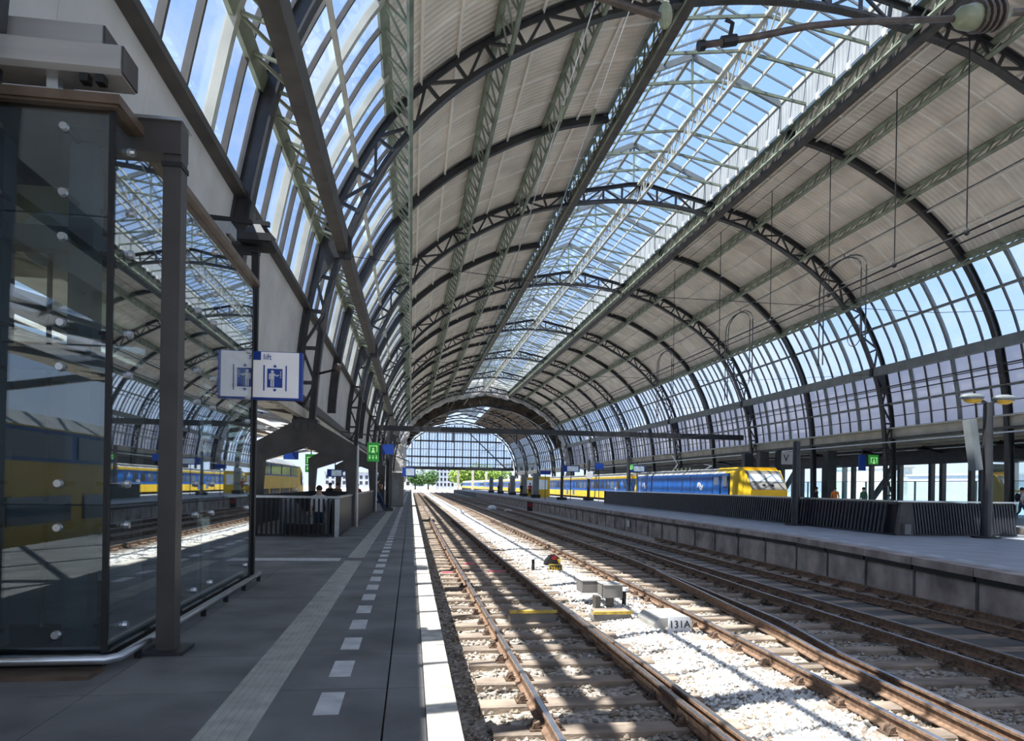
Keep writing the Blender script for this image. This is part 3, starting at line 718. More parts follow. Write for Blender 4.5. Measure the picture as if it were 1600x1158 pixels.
def chair_mesh():
    mb = MB(); mb.box((-.17, -.09, 0), (.17, .09, .018))
    for s in (-1, 1):
        mb.prism([(.075, .018), (.15, .018), (.13, .07), (.075, .09)], (0, -.07, 0), (s, 0, 0), (0, 0, 1), (0, 1, 0), .05); mb.prism([(.075, .018), (.15, .018), (.13, .07), (.075, .09)], (0, .02, 0), (s, 0, 0), (0, 0, 1), (0, 1, 0), .05)
        mb.tube([(s * .115, 0, .018), (s * .115, 0, .085)], .022, 6)
    return mb.mesh('rail_chair', 'chair_iron')
CHAIR = chair_mesh()
def sleeper_mesh(L):
    mb = MB(); mb.prism([(-.125, -.12), (.125, -.12), (.125, .0), (.105, .02), (-.105, .02), (-.125, .0)], (-L / 2, 0, 0), (0, 1, 0), (0, 0, 1), (1, 0, 0), L)
    return mb.mesh('sleeper', 'sleeper')
def sleepers(parent, lines, y0, y1, step, x_of, L, ymax_parts, skip=()):
    me = sleeper_mesh(L); y = y0; n = 0; rest = MB()
    while y < y1:
        x = x_of(y)
        if y < ymax_parts and n < 290:
            s = link(bpy.data.objects.new('sleeper', me), parent, Matrix.Translation((x + random.uniform(-.03, .03), y, RZ0 - .172)) @ Matrix.Rotation(random.uniform(-.012, .012), 4, 'Z')); n += 1
            for P in lines:
                if P[0][0] <= y <= P[-1][0] and y < 45: link(bpy.data.objects.new('rail_chair', CHAIR), parent, Matrix.Translation((interp(P, y), y, RZ0 - .152)))
        else: rest.box((x - L / 2, y - .12, RZ0 - .28), (x + L / 2, y + .12, RZ0 - .155))
        y += step
    if rest.v: tag(rest.build('sleeper', 'sleeper', parent), kind='stuff')
t1 = thing('railway_track', 'rusty railway track running right along the left platform edge', 'railway track', (2, 4, -1), 'railway tracks in the hall')
A1 = [(-20, 1.33), (8, 1.33), (23, 1.27), (330, 1.22)]; A2 = [(-20, 2.79), (8, 2.79), (23, 2.71), (330, 2.66)]
rail(t1, A1); rail(t1, A2)
rail(t1, [(3, 2.98), (8.5, 2.93), (11.7, 2.83), (13.0, 2.80)], 'switch_blade')
sleepers(t1, (A1, A2), 4.1, 190, .86, lambda y: 2.04, 2.5, 75)
t2 = thing('railway_track', 'rusty railway track just right of the white ballast strip', 'railway track', (5.8, 4, -1), 'railway tracks in the hall')
B1 = [(2, 4.55), (8.6, 4.81), (14.9, 5.0), (21.4, 5.13), (105, 5.45), (330, 5.6)]; B2 = [(2, 5.25), (7.3, 5.68), (8.8, 5.80), (11.1, 6.22), (20.9, 6.72), (40, 6.7), (105, 6.9), (330, 7.05)]
B3 = [(2, 4.95), (8.8, 5.55), (10.4, 5.80), (14.2, 6.18), (18, 6.5)]
rail(t2, B1); rail(t2, B2); rail(t2, B3, 'closure_rail')
sleepers(t2, (B1, B2), 4.5, 190, .86, lambda y: interp(B1, y) + .95 if y < 22 else interp(B1, y) + .72, 2.9, 80)
t3 = thing('railway_track', 'shiny used railway track nearest to the right platform wall', 'railway track', (9, 4, -1), 'railway tracks in the hall')
C1 = [(2, 8.0), (8.3, 8.07), (14, 8.12), (40, 8.35), (105, 8.6), (330, 8.7)]; C2 = [(2, 9.95), (10.05, 9.75), (16.1, 9.45), (30, 9.6), (40, 9.78), (105, 10.03), (330, 10.13)]
C3 = [(4, 7.2), (8.3, 7.35), (14, 7.45), (24, 7.9)]; C4 = [(6, 10.35), (13, 10.5), (30, 10.75)]
rail(t3, C1); rail(t3, C2); rail(t3, C3, 'switch_rail')
sleepers(t3, (C1, C2, C3), 4.3, 190, .86, lambda y: 9.0 - max(0, 14 - y) * .03, 3.2, 80)
gd = thing('guard_rail', 'dark guard rail on angled brackets by the platform wall', 'guard rail', (10.5, 6, -1)); rail(gd, C4)
for k in range(22):
    y = 6.5 + k * 1.05; x = interp(C4, y); mb = MB(); mb.prism([(-.32, 0), (-.05, 0), (-.05, .13)], (x, y, RZ0 - .15), (1, 0, 0), (0, 0, 1), (0, 1, 0), .05); mb.build('bracket', 'chair_iron', gd)
t4 = thing('railway_track', 'track under the blue and yellow train beyond the right platform', 'railway track', (23, 40, -1)); rail(t4, [(0, 22.2), (340, 22.2)]); rail(t4, [(0, 23.65), (340, 23.65)])
t5 = thing('railway_track', 'track under the yellow train beyond the left platform', 'railway track', (-11, 0, -1)); rail(t5, [(-20, -11.7), (150, -11.7)]); rail(t5, [(-20, -10.25), (150, -10.25)])
# ------------------------------------------------------------------ things between the rails
def ghost_box(label, x0, x1, y, h):
    o = thing('point_machine_cover', label, 'rail equipment', ((x0 + x1) / 2, y, -.95), 'yellow edged point machine covers')
    z = -.93; d = .34
    mb = MB(); mb.prism([(x0, z), (x1, z), (x1 + .0, z + h * .5), (x1 - .05, z + h), (x0 + .05, z + h), (x0, z + h * .5)], (0, y, 0), (1, 0, 0), (0, 0, 1), (0, 1, 0), d); mb.build('cover', 'box_grey', o)
    block('yellow_edge', (x0 - .01, y - .03, z + h - .035), (x1 + .01, y + .05, z + h + .012), 'yellow_paint', o)
    block('lid', (x0 + .03, y + .05, z + h - .01), (x1 - .03, y + d, z + h + .012), 'sleeper', o); return o
ghost_box('grey point machine cover with yellow front edge between the first rails', 1.72, 2.52, 11.9, .21)
ghost_box('flat wooden cover with yellow front edge right of the first track', 3.22, 3.92, 12.05, .15)
o = thing('junction_box', 'pair of grey metal boxes on a stand in the white ballast', 'rail equipment', (3.75, 13.6, -1))
for x, y in ((3.58, 13.75), (3.86, 13.15)):
    b = block('cabinet', (x - .19, y - .16, -.68), (x + .17, y + .32, -.44), 'box_grey', o); block('lid', (x - .20, y - .17, -.445), (x + .18, y + .33, -.425), 'box_light', b)
for x in (3.6, 3.86): block('stand', (x - .05, 13.15, -1), (x + .05, 13.4, -.68), 'iron_brown', o)
def stub(label, x, y):
    o = thing('marker_stub', label, 'marker post', (x, y, -1), 'white topped stubs in the ballast')
    MB().tube([(x, y, -1.0), (x, y, -.62)], .045, 8).build('post', 'black', o); MB().tube([(x, y, -.62), (x, y, -.56)], .095, 10).build('cap', 'white', o)
stub('small black stub with white cap beside the grey boxes', 4.22, 13.5); stub('small black stub with white cap left of the ground signal', 3.42, 19.4)
o = thing('number_plate_housing', 'rounded concrete housing with the plate 131A in the ballast', 'rail sign', (4.35, 11.1, -1))
mb = MB(); n = 10
prof_h = [(-.5, 0), (-.5, .1)] + [(-.5 + .5 * math.sin(i / n * 1.57), .1 + .16 * (1 - math.cos(i / n * 1.57)) ** .5) for i in range(1, n + 1)] + [(.1, .2), (.1, 0)]
mb.prism([(a, b) for a, b in [(-.30, 0), (-.33, .16), (-.24, .25), (-.05, .27), (.28, .27), (.33, .2), (.33, 0)]], (4.33, 11.15, -.98), (1, 0, 0), (0, 0, 1), (0, 1, 0), .85); mb.build('housing', 'box_light', o)
pl_ = MB(); pl_.prism([(-.19, -.02), (.19, -.02), (.17, .25), (-.17, .25)], (4.40, 11.02, -.93), (1, 0, 0), (0, .12, .99), (0, 1, -.12), .05); pl_ = pl_.build('plate', 'white', o)
text('number', '131A', .17, 'black', (4.40, 11.025, -.81), (1, 0, 0), (0, .12, .99), pl_)
o = thing('ground_signal', 'small black ground signal with red lens and yellow plate 2566', 'signal', (3.95, 19.2, -1))
mb = MB(); mb.prism([(-.22, 0), (-.16, .16), (-.05, .27), (.08, .29), (.2, .2), (.22, 0)], (3.95, 19.25, -.78), (1, 0, 0), (0, 0, 1), (0, 1, 0), .3); mb.build('hood', 'black', o)
MB().tube([(3.98, 19.2, -.56), (3.98, 19.28, -.56)], .07, 12).build('red_lens', 'cloth_red', o); MB().prism([(-.06, .06), (.06, .06), (0, -.08)], (4.12, 19.22, -.66), (1, 0, 0), (0, 0, 1), (0, 1, 0), .02).build('yellow_mark', 'ns_yellow', o)
p_ = block('plate', (3.82, 19.15, -.98), (4.2, 19.19, -.74), 'yellow_paint', o); block('plate_field', (3.845, 19.135, -.955), (4.175, 19.16, -.765), 'black', p_)
text('number', '2566', .15, 'ns_yellow', (4.01, 19.13, -.86), (1, 0, 0), (0, 0, 1), p_)
for k, (x, y, L, lab) in enumerate(((2.35, 18.9, .5, 'pink painted board between the first rails, longest of three'), (1.75, 20.8, .3, 'pink painted board lying close to the left rail'), (1.0, 18.7, .3, 'pink painted board between platform edge and left rail'))):
    b = block('painted_board', (x - L / 2, y - .07, -.93), (x + L / 2, y + .07, -.885), 'pink_paint', None); tag(b, lab, 'board', 'pink boards in the first track')
o = thing('sign_stub', 'small white square plate on the right platform wall', 'rail sign', (11.7, 37, -.5)); block('plate', (edge_r(37) - .12, 36.85, -.72), (edge_r(37) - .08, 37.15, -.38), 'white', o)
block('backing', (edge_r(37) - .085, 36.8, -.76), (edge_r(37) - .02, 37.2, -.34), 'box_grey', o)
# ------------------------------------------------------------------ glass lift
LX, LX2, LY0, LY1, LZ = -2.26, -4.5, 5.68, 10.46, 4.22
L = thing('glass_lift', 'tall glass lift enclosure on the left platform beside the lift sign', 'lift', (-3.3, 8, 0))
JZ = [.10, 1.23, 2.43, 3.40, LZ]
FXS = [LX, -3.42, LX2]; SYS = [LY0, 8.12, LY1]
def button(p, d, g):
    p = Vector(p); d = Vector(d); mb = MB(); mb.tube([p, p + d * .03], [.035, .028], 10); b = mb.build('button', 'steel', g)
    bar('stud', p, p - d * .22, .03, .03, 'black', b)
for z0, z1 in zip(JZ, JZ[1:]):
    for a, b in zip(FXS, FXS[1:]):
        g = block('glass_panel', (b + .006, LY0, z0 + .006), (a - .006, LY0 + .016, z1 - .006), 'lift_glass', L)
        for x in (a - .34, b + .34):
            for z in (z0 + .16, z1 - .17): button((x, LY0, z), (0, -1, 0), g)
        block('glass_panel', (b + .006, LY1 - .016, z0 + .006), (a - .006, LY1, z1 - .006), 'lift_glass', L)
    for a, b in zip(SYS, SYS[1:]):
        g = block('glass_panel', (LX - .016, a + .006, z0 + .006), (LX, b - .006, z1 - .006), 'lift_glass', L)
        for y in (a + .35, b - .25):
            for z in (z0 + .16, z1 - .17): button((LX, y, z), (1, 0, 0), g)
bar('corner_strip', (LX - .01, LY0 + .01, .05), (LX - .01, LY0 + .01, LZ), .035, .035, 'black', L); bar('corner_strip', (LX - .01, LY1 - .01, .05), (LX - .01, LY1 - .01, LZ), .035, .035, 'black', L)
block('roof_cap', (LX2 - .05, LY0 - .08, LZ), (LX + .07, LY1 + .07, LZ + .07), 'bronze', L)
block('cap_edge', (LX2 - .05, LY0 - .06, LZ - .02), (LX + .05, LY0, LZ + .0), 'bronze', L); block('roof_deck', (LX2, LY0 + .1, LZ - .12), (LX - .1, LY1 - .1, LZ - .01), 'iron_dark', L)
block('plinth', (LX2, LY0 + .03, 0), (LX - .03, LY1 - .03, .10), 'black', L)
mb = MB(); mb.tube([(LX2, LY0 - .13, .10), (LX + .06, LY0 - .13, .10), (LX + .12, LY0 - .06, .10), (LX + .12, LY1 + .1, .10)], .035, 10); kr = mb.build('kick_rail', 'steel', L, True)
for k in range(6): bar('rail_foot', (LX + .12, 6 + k * .9, 0), (LX + .12, 6 + k * .9, .09), .03, .05, 'black', kr)
block('apron', (LX2, LY0 - .32, 0), (LX + .02, LY0 - .05, .03), 'bronze', L)
for x, y in ((-2.62, 6.1), (-2.62, 7.75), (-2.62, 9.0), (-2.62, 10.2), (-3.25, 6.05), (-3.9, 6.05), (-4.3, 10.2), (-4.3, 8), (-3.4, 10.2)): block('shaft_post', (x - .09, y - .09, .1), (x + .09, y + .09, LZ - .1), 'shaft_blue', L)
for z in (1.16, 2.40, 3.34):
    for y in (6.08, 10.2): block('shaft_beam', (LX2 + .1, y - .07, z - .1), (-2.55, y + .07, z + .08), 'shaft_blue', L)
    for x in (-2.62, -4.3): block('shaft_beam', (x - .07, 6.1, z - .1), (x + .07, 10.2, z + .08), 'shaft_blue', L)
block('motor_beam', (-4.3, 6.6, 3.55), (-2.9, 7.0, 3.95), 'shaft_tan', L); block('motor_beam', (-4.3, 8.0, 3.6), (-2.8, 8.3, 4.0), 'shaft_tan', L)
mb = MB(); mb.tube([(-3.05, 6.45, 3.45), (-3.05, 6.57, 3.45)], .24, 20); wh = mb.build('pulley_wheel', 'cab_panel', L); MB().tube([(-3.05, 6.43, 3.45), (-3.05, 6.6, 3.45)], .07, 12).build('hub', 'black', wh)
cabn = block('cab_wall', (-4.1, 6.9, .12), (-4.06, 9.6, 2.45), 'cab_panel', L); block('cab_wall', (-4.1, 9.55, .12), (-2.95, 9.6, 2.45), 'cab_panel', L); block('cab_roof', (-4.1, 6.9, 2.45), (-2.95, 9.6, 2.55), 'cab_panel', L)
block('cab_door', (-3.55, 6.86, .12), (-2.98, 6.9, 2.3), 'shaft_blue', L); block('cab_floor', (-4.1, 6.9, .1), (-2.95, 9.6, .14), 'iron_dark', L)
for x in (-3.6, -3.0): MB().tube([(x, 6.3, .2), (x + .02, 6.3, 1.5), (x, 6.35, 3.3)], .02, 6).build('cable', 'black', L)
# post with bracket in front of the lift side
o = thing('steel_post', 'square brown steel post standing in front of the lift', 'post', (-1.98, 6.2, 0))
block('shaft', (-2.05, 6.12, .0), (-1.91, 6.28, 4.36), 'steel_post', o); block('bracket', (-2.5, 6.1, 4.1), (-1.91, 6.3, 4.36), 'steel_post', o); block('foot_plate', (-2.16, 6.04, 0), (-1.82, 6.38, .03), 'iron_dark', o)
block('cap_plate', (-2.5, 6.07, 4.36), (-1.89, 6.33, 4.385), 'steel', o); block('splice', (-2.06, 6.11, 4.0), (-1.90, 6.29, 4.04), 'black', o)
# brushed ducts on the lift roof
def duct(label, x1, y, z0, z1, dy):
    o = thing('metal_duct', label, 'duct', (-3.3, y, z0), 'brushed metal ducts on the lift roof')
    mb = MB(); mb.prism([(0, z0 + .03), (.04, z0), (dy, z0), (dy, z1), (0.03, z1), (0, z1 - .02)], (-4.6, y, 0), (0, 1, 0), (0, 0, 1), (1, 0, 0), x1 + 4.6); mb.build('casing', 'duct', o)
    block('end_cap', (x1, y + .02, z0 + .01), (x1 + .015, y + dy, z1 - .01), 'iron_brown', o)
    return o
d1 = duct('lower brushed metal duct on top of the lift', -2.18, 5.58, 4.44, 4.66, .3); d2 = duct('upper brushed metal duct, set back on top of the lift', -2.40, 5.80, 4.74, 4.93, .3)
for x in (-3.6, -2.7): block('leg', (x - .04, 5.7, LZ + .07), (x + .04, 5.78, 4.45), 'steel', d1); block('leg', (x - .04, 5.95, LZ + .07), (x + .04, 6.03, 4.75), 'steel', d2)
for x in (-2.45, -2.34): block('clip', (x - .03, 5.62, 4.38), (x + .03, 5.7, 4.44), 'black', d1)
# lamp and lift sign beyond the lift
o = thing('floodlight_mast', 'black mast with a square floodlight rising behind the lift sign', 'lamp', (-2.42, 11.2, 0))
block('mast', (-2.45, 11.15, 0), (-2.35, 11.25, 4.98), 'black', o); block('head_plate', (-2.75, 11.1, 4.9), (-2.35, 11.3, 4.99), 'black', o)
bar('crossbar', (-3.25, 11.2, 5.42), (-2.2, 11.2, 5.36), .07, .07, 'black', o); bar('stem', (-2.42, 11.2, 5.3), (-2.42, 11.2, 5.52), .05, .05, 'black', o); bar('stay', (-2.38, 11.2, 5.42), (-2.12, 11.2, 5.12), .04, .05, 'black', o)
mb = MB(); mb.add([(-2.56, 10.95, 5.12), (-2.2, 10.95, 5.12), (-2.2, 11.45, 5.12), (-2.56, 11.45, 5.12), (-2.42, 11.1, 5.32), (-2.32, 11.1, 5.32), (-2.32, 11.3, 5.32), (-2.42, 11.3, 5.32)], [(0, 1, 2, 3), (4, 7, 6, 5), (0, 4, 5, 1), (1, 5, 6, 2), (2, 6, 7, 3), (3, 7, 4, 0)]); fl = mb.build('lamp_hood', 'black', o)
block('lamp_frame', (-2.6, 10.9, 5.02), (-2.12, 11.5, 5.13), 'iron_dark', fl); block('lamp_lens', (-2.56, 10.94, 5.0), (-2.16, 11.46, 5.03), 'black', fl)
block('camera_box', (-3.0, 11.0, 5.12), (-2.72, 11.35, 5.30), 'steel', o); block('camera_box', (-3.06, 10.95, 4.95), (-2.78, 11.3, 5.1), 'duct', o)
o = thing('lift_sign', 'white and blue lift sign with a passenger pictogram', 'sign', (-2.1, 11.0, 2.6))
block('casing', (-2.395, 10.98, 2.66), (-1.655, 11.14, 3.38), 'sign_blue', o); f = block('face', (-2.385, 10.965, 2.69), (-1.700, 10.985, 3.37), 'sign_face', o)
block('corner_field', (-2.385, 10.955, 3.245), (-2.250, 10.97, 3.37), 'sign_blue', f); text('lettering', 'lift', .12, 'sign_blue', (-2.155, 10.962, 3.29), (1, 0, 0), (0, 0, 1), f)
mb = MB(); mb.box((-2.155, 10.955, 2.84), (-1.935, 10.967, 3.12)); mb.box((-2.210, 10.955, 2.79), (-2.192, 10.967, 3.17)); mb.box((-1.890, 10.955, 2.79), (-1.872, 10.967, 3.17)); mb.build('cab_symbol', 'sign_blue', f)
for zz, s in ((3.15, 1), (2.81, -1)):
    mb = MB(); mb.prism([(-.03, 0), (-.012, 0), (-.012, -.012 * 1), (.012, -.012), (.012, 0), (.03, 0), (0, .035)], (-2.045, 10.955, zz), (1, 0, 0), (0, 0, s), (0, 1, 0), .01); mb.build('arrow', 'sign_blue', f)
mb = MB(); mb.tube([(-2.080, 10.945, 3.075), (-2.080, 10.955, 3.075)], .022, 12); mb.box((-2.110, 10.945, 2.95), (-2.053, 10.955, 3.05)); mb.box((-2.105, 10.945, 2.85), (-2.085, 10.955, 2.96)); mb.box((-2.075, 10.945, 2.85), (-2.055, 10.955, 2.96)); mb.box((-2.130, 10.945, 2.96), (-2.115, 10.955, 3.045))
mb.bar((-2.055, 10.95, 3.04), (-2.015, 10.95, 3.01), .008, .018, (0, 0, 1)); mb.bar((-2.015, 10.95, 3.01), (-1.985, 10.95, 3.03), .008, .016, (0, 0, 1))
for k in range(4): mb.box((-1.967, 10.945, 2.985 + k * .028), (-1.951, 10.955, 3.0 + k * .028))
mb.build('passenger_symbol', 'white', f)
# ------------------------------------------------------------------ stair portals, balustrade, escalator
def portal(y, label, d=.55):
    o = thing('stair_portal', label, 'portal frame', (-3.4, y, 0), 'dark steel portal frames over the stairs')
    c = -3.42
    for s in (-1, 1):
        q = lambda a, b: (c + s * a, b)
        mb = MB(); mb.prism([q(1.42, 0), q(1.62, 0), q(1.66, 2.62), q(1.28, 2.12)], (0, y, 0), (1, 0, 0), (0, 0, 1), (0, 1, 0), d); mb.build('leg', 'steel_post', o)
        mb = MB(); mb.prism([q(0, 2.56), q(1.28, 2.12), q(1.66, 2.62), q(.45, 3.32), q(0, 3.32)], (0, y + .01, 0), (1, 0, 0), (0, 0, 1), (0, 1, 0), d - .02); mb.build('haunch', 'steel_post', o)
    block('saddle', (c - .4, y, 3.32), (c + .4, y + d, 3.46), 'iron_dark', o)
    for k in range(4): block('stiffener', (c - .35 + k * .22, y - .02, 3.1), (c - .32 + k * .22, y, 3.32), 'iron_dark', o)
    bar('pipe', (c + 1.70, y + .1, 0), (c + 1.70, y + .1, 2.66), .05, .05, 'steel', o)
portal(23.4, 'nearest dark steel portal frame over the stairwell'); portal(36.2, 'second dark steel portal frame, farther along the stairwell'); portal(49, 'third dark steel portal frame, farthest along the platform')
bl = thing('balustrade', 'black slatted balustrade around the left stairwell', 'balustrade', (-2.9, 19, 0))
for k in range(26):
    x = -4.9 + k * .12; block('slat', (x - .022, 18.98, .06), (x + .022, 19.05, 1.0), 'fence', bl)
for x0, x1, y0, y1 in ((-4.95, -1.85, 18.97, 19.07),): block('base_rail', (x0, y0, .02), (x1, y1, .07), 'fence', bl); bar('hand_rail', (x0, 19.02, 1.04), (x1, 19.02, 1.04), .09, .06, 'steel', bl)
block('side_panel', (-1.95, 19.02, .02), (-1.87, 36, 1.0), 'fence', bl); bar('hand_rail', (-1.91, 19.02, 1.04), (-1.91, 36, 1.04), .09, .06, 'steel', bl); block('corner_post', (-1.97, 18.96, 0), (-1.86, 19.08, 1.0), 'steel', bl)
block('side_panel', (-4.95, 19.02, .02), (-4.87, 36, 1.0), 'fence', bl); block('end_panel', (-4.9, 35.9, .02), (-1.9, 36, 1.0), 'fence', bl)
es = thing('escalator', 'dark escalator with side skirts inside the left stairwell', 'escalator', (-3.3, 20, 0))
for k in range(9): block('step', (-3.3, 19.5 + k * .4, .02), (-2.3, 19.9 + k * .4, .30 - k * .03), 'iron_dark', es)
for x in (-3.4, -2.2): mb = MB(); mb.prism([(19.3, .02), (24, .02), (24, .3), (21, .95), (19.5, .95)], (x - .06, 0, 0), (0, 1, 0), (0, 0, 1), (1, 0, 0), .12); mb.build('skirt', 'grey_beam', es)
# ------------------------------------------------------------------ hanging signs on the left platform
def hold(p):
    """where a sign's arm is fixed: the wall gutter on the left, its own post foot on the right"""
    if p[0] < 0: return ((-3.75 if p[0] > -3.75 else -3.9, p[1] + .05, 4.0),)
    if p[0] > 27: return ((30.3, p[1] + .2, p[2] + .1),)
    return ((p[0] + .02, p[1] + .16, 0),)
def green_sign(label, x, y, z, two=True, s=1.0):
    o = thing('exit_sign', label, 'sign', (x, y, z), 'green exit signs')
    b = block('upper_panel', (x - .29 * s, y, z), (x + .29 * s, y + .1, z + .55 * s), 'sign_green', o)
    mb = MB()
    for q in ((-.2, .08, -.16, .38), (.16, .08, .2, .38), (-.2, .36, .2, .40)): mb.box((x + q[0] * s, y - .012, z + q[1] * s), (x + q[2] * s, y, z + q[3] * s))
    mb.build('gate_symbol', 'lime', b); mb = MB(); mb.ball((x, y - .01, z + .24 * s), (.05 * s, .01, .05 * s)); mb.prism([(-.09, .04), (.09, .04), (.05, .18), (-.05, .18)], (x, y - .012, z), (s, 0, 0), (0, 0, s), (0, 1, 0), .012); mb.build('person_symbol', 'lime', b)
    if two:
        b = block('lower_panel', (x - .29 * s, y, z - .40 * s), (x + .29 * s, y + .1, z - .03 * s), 'sign_green', o); mb = MB()
        for dx in (-.17, 0, .16): mb.prism([(dx - .05, -.18), (dx, -.30), (dx + .05, -.18), (dx + .015, -.18), (dx + .015, -.08), (dx - .015, -.08), (dx - .015, -.18)], (x, y - .012, z), (s, 0, 0), (0, 0, s), (0, 1, 0), .012)
        mb.build('arrow_symbol', 'lime', b)
    bar('hanger', (x, y + .05, z + .5 * s), (x, y + .05, z + .9 * s), .05, .05, 'iron_dark', o); bar('arm', (x, y + .05, z + .9 * s), *hold((x, y, z + .9 * s)), .06, .06, 'iron_dark', o); return o
green_sign('green exit sign with arrows hanging at the stairwell right edge', -1.9, 36, 2.92); green_sign('green exit sign with arrows seen under the nearest portal', -5.2, 38, 2.35)
def blue_sign(label, x, y, z, w=.55, h=.5, scr=False):
    o = thing('platform_sign', label, 'sign', (x, y, z), 'blue platform signs'); block('panel', (x, y, z), (x + w, y + .12, z + h), 'sign_blue', o)
    if scr: block('display', (x + w * .28, y - .015, z + h * .12), (x + w * .92, y, z + h * .88), 'screen', o)
    bar('hanger', (x + w / 2, y + .06, z + h), (x + w / 2, y + .06, z + h + .35), .05, .05, 'iron_dark', o); bar('arm', (x + w / 2, y + .06, z + h + .35), *hold((x + w / 2, y, z + h + .35)), .06, .06, 'iron_dark', o)
blue_sign('plain blue square platform sign next to the green exit sign', -1.45, 36, 2.9); blue_sign('plain blue sign hanging under the nearest stair portal', -6.6, 38, 2.6, .75, .4)
blue_sign('blue departure display hanging beyond the stair portals', -4.6, 40, 1.75, .85, .42, True); blue_sign('pale departure display at the end of the left platform', -.5, 41, 1.85, .75, .52, True)
o = thing('shelter', 'grey service cabin with a flat roof far along the left platform', 'cabin', (-.9, 44, 0)); block('body', (-1.35, 44, 0), (-.45, 47, 2.1), 'box_grey', o); block('roof', (-1.5, 43.8, 2.1), (.1, 47.2, 2.18), 'white', o); block('door', (-1.15, 43.97, .05), (-.75, 44, 1.9), 'grey_beam', o)
for x, y, lab in ((-1.15, 37.5, 'dark round roof column behind the green exit sign'), (-2.2, 52, 'dark roof column behind the leaning person')):
    o = thing('roof_column', lab, 'column', (x, y, 0)); MB().tube([(x, y, 0), (x, y, 4.2)], .16, 10).build('shaft', 'iron_dark', o); block('base', (x - .25, y - .25, 0), (x + .25, y + .25, .15), 'iron_dark', o)
o = thing('security_camera', 'small amber dome camera on an arm beside the lift sign', 'camera', (-2.6, 23, 5)); bar('arm', (-3.1, 23.6, 4.95), (-2.4, 23.1, 5.05), .06, .06, 'black', o); MB().ball((-2.38, 23.1, 5.12), .13, 10, 8).build('dome', 'copper', o)
for k, (x, y, L, h, m, lab) in enumerate(((4.0, 57, .7, .35, 'white', 'small white sack on the ballast between the first two tracks'), (7.6, 66, .9, .5, 'white_sheet', 'larger white sack lying between the second and third track'), (8.6, 62, .8, .3, 'box_light', 'pale flat sack right of the larger white sack'))):
    mb = MB(); mb.ball((x, y, -.98 + h * .45), (L * .5, L * .8, h * .6), 12, 8); o = mb.build('ballast_sack', m, smooth=True); tag(o, lab, 'sack', 'sacks lying far between the tracks')
o = thing('ground_signal', 'small dark signal with a red lens by the far platform wall', 'signal', (11.2, 66, -1)); block('case', (11.0, 66, -.98), (11.5, 66.3, -.1), 'black', o); MB().tube([(11.25, 65.95, -.4), (11.25, 66, -.4)], .2, 12).build('red_lens', 'cloth_red', o)
# ------------------------------------------------------------------ neighbouring hall on the left
nh = struct('ceiling'); 
for k in range(-3, 14):
    y = k * 9.0; bar('rafter', (-4.2, y, 4.7), (-16, y, 6.6), .25, .4, 'iron_brown', nh); bar('rafter', (-16, y, 6.6), (-28, y, 4.7), .25, .4, 'iron_brown', nh)
    for j in range(4):
        a, b = -4.2 - 2.95 * j, -4.2 - 2.95 * (j + 1); za, zb = 4.7 + 1.9 * j / 4, 4.7 + 1.9 * (j + 1) / 4
        bar('lattice_bar', (a, y, za), (b, y + 4.5, zb), .1, .12, 'iron_dark', nh); bar('lattice_bar', (b, y + 4.5, zb), (a, y + 9, za), .1, .12, 'iron_dark', nh); bar('lattice_bar', (b, y, zb), (a, y + 4.5, za), .1, .12, 'iron_dark', nh); bar('lattice_bar', (a, y + 4.5, za), (b, y + 9, zb), .1, .12, 'iron_dark', nh)
        if j in (0, 3): block('roof_sheet', (b, y + .05, za + .3), (a, y + 8.95, za + .34), 'soffit', nh)  # row nearest the hall made opaque to keep sun off the left platform
        else: block('roof_pane', (b + .1, y + .1, za + .25), (a - .1, y + 8.9, za + .28), 'pane', nh)
mb = MB(); mb.prism([(-22, 5.9), (-28, 4.95), (-28, 5.05), (-22, 6.0)], (0, -30, 0), (1, 0, 0), (0, 0, 1), (0, 1, 0), 160); mb.build('roof_sheet', 'soffit', nh)
fw = struct('wall_left'); block('arcade_wall', (-30, -30, -1.2), (-29.6, 150, 5), 'soffit', fw)
for k in range(30): block('opening', (-29.59, -25 + k * 5.5, .2), (-29.5, -21.5 + k * 5.5, 3.6), 'facade_a', fw)
# ------------------------------------------------------------------ trains
def loop_mesh(sections):
    """loft of (y, [(x, z)...]) sections, closed at both ends"""
    n = len(sections[0][1]); mb = MB(); mb.v = [(x, y, z) for y, s in sections for x, z in s]
    for i in range(len(sections) - 1):
        for k in range(n): mb.f.append((i * n + k, i * n + n + k, i * n + n + (k + 1) % n, i * n + (k + 1) % n))
    mb.f.append(tuple(range(n))); mb.f.append(tuple((len(sections) - 1) * n + k for k in range(n))); return mb
def bogie(parent, x, y, z, w):
    b = block('bogie', (x - w / 2, y - 1.5, z - .55), (x + w / 2, y + 1.5, z), 'under', parent)
    for dy in (-1.0, 1.0): MB().tube([(x - w / 2 - .03, y + dy, z - .35), (x + w / 2 + .03, y + dy, z - .35)], .42, 14).build('wheel', 'under', b)
def logo(parent, x, y, z, s):
    """white double arrow of the operator on a side that faces -x; y runs towards the rear"""
    mb = MB()
    R = [(-1.0, -.25), (-1.0, .15), (-.72, .5), (-.15, .5), (.2, .12), (.45, -.22), (.62, -.28)]
    for sg in (1, -1):
        pts = [(sg * a, sg * b) for a, b in R]
        for (a, b), (c, d) in zip(pts, pts[1:]): mb.bar((x, y - a * s, z + b * s), (x, y - c * s, z + d * s), .012, .24 * s, (0, 0, 1) if abs(c - a) > abs(d - b) else (0, 1, 0))
        mb.prism([(.55, -.62), (1.05, -.28), (.55, .06)], (x - .006, y, z), (0, -sg * s, 0), (0, 0, sg * s), (1, 0, 0), .012)
    mb.build('logo', 'white', parent)
SX, SW = 21.5, 2.9; CXT = SX + SW / 2
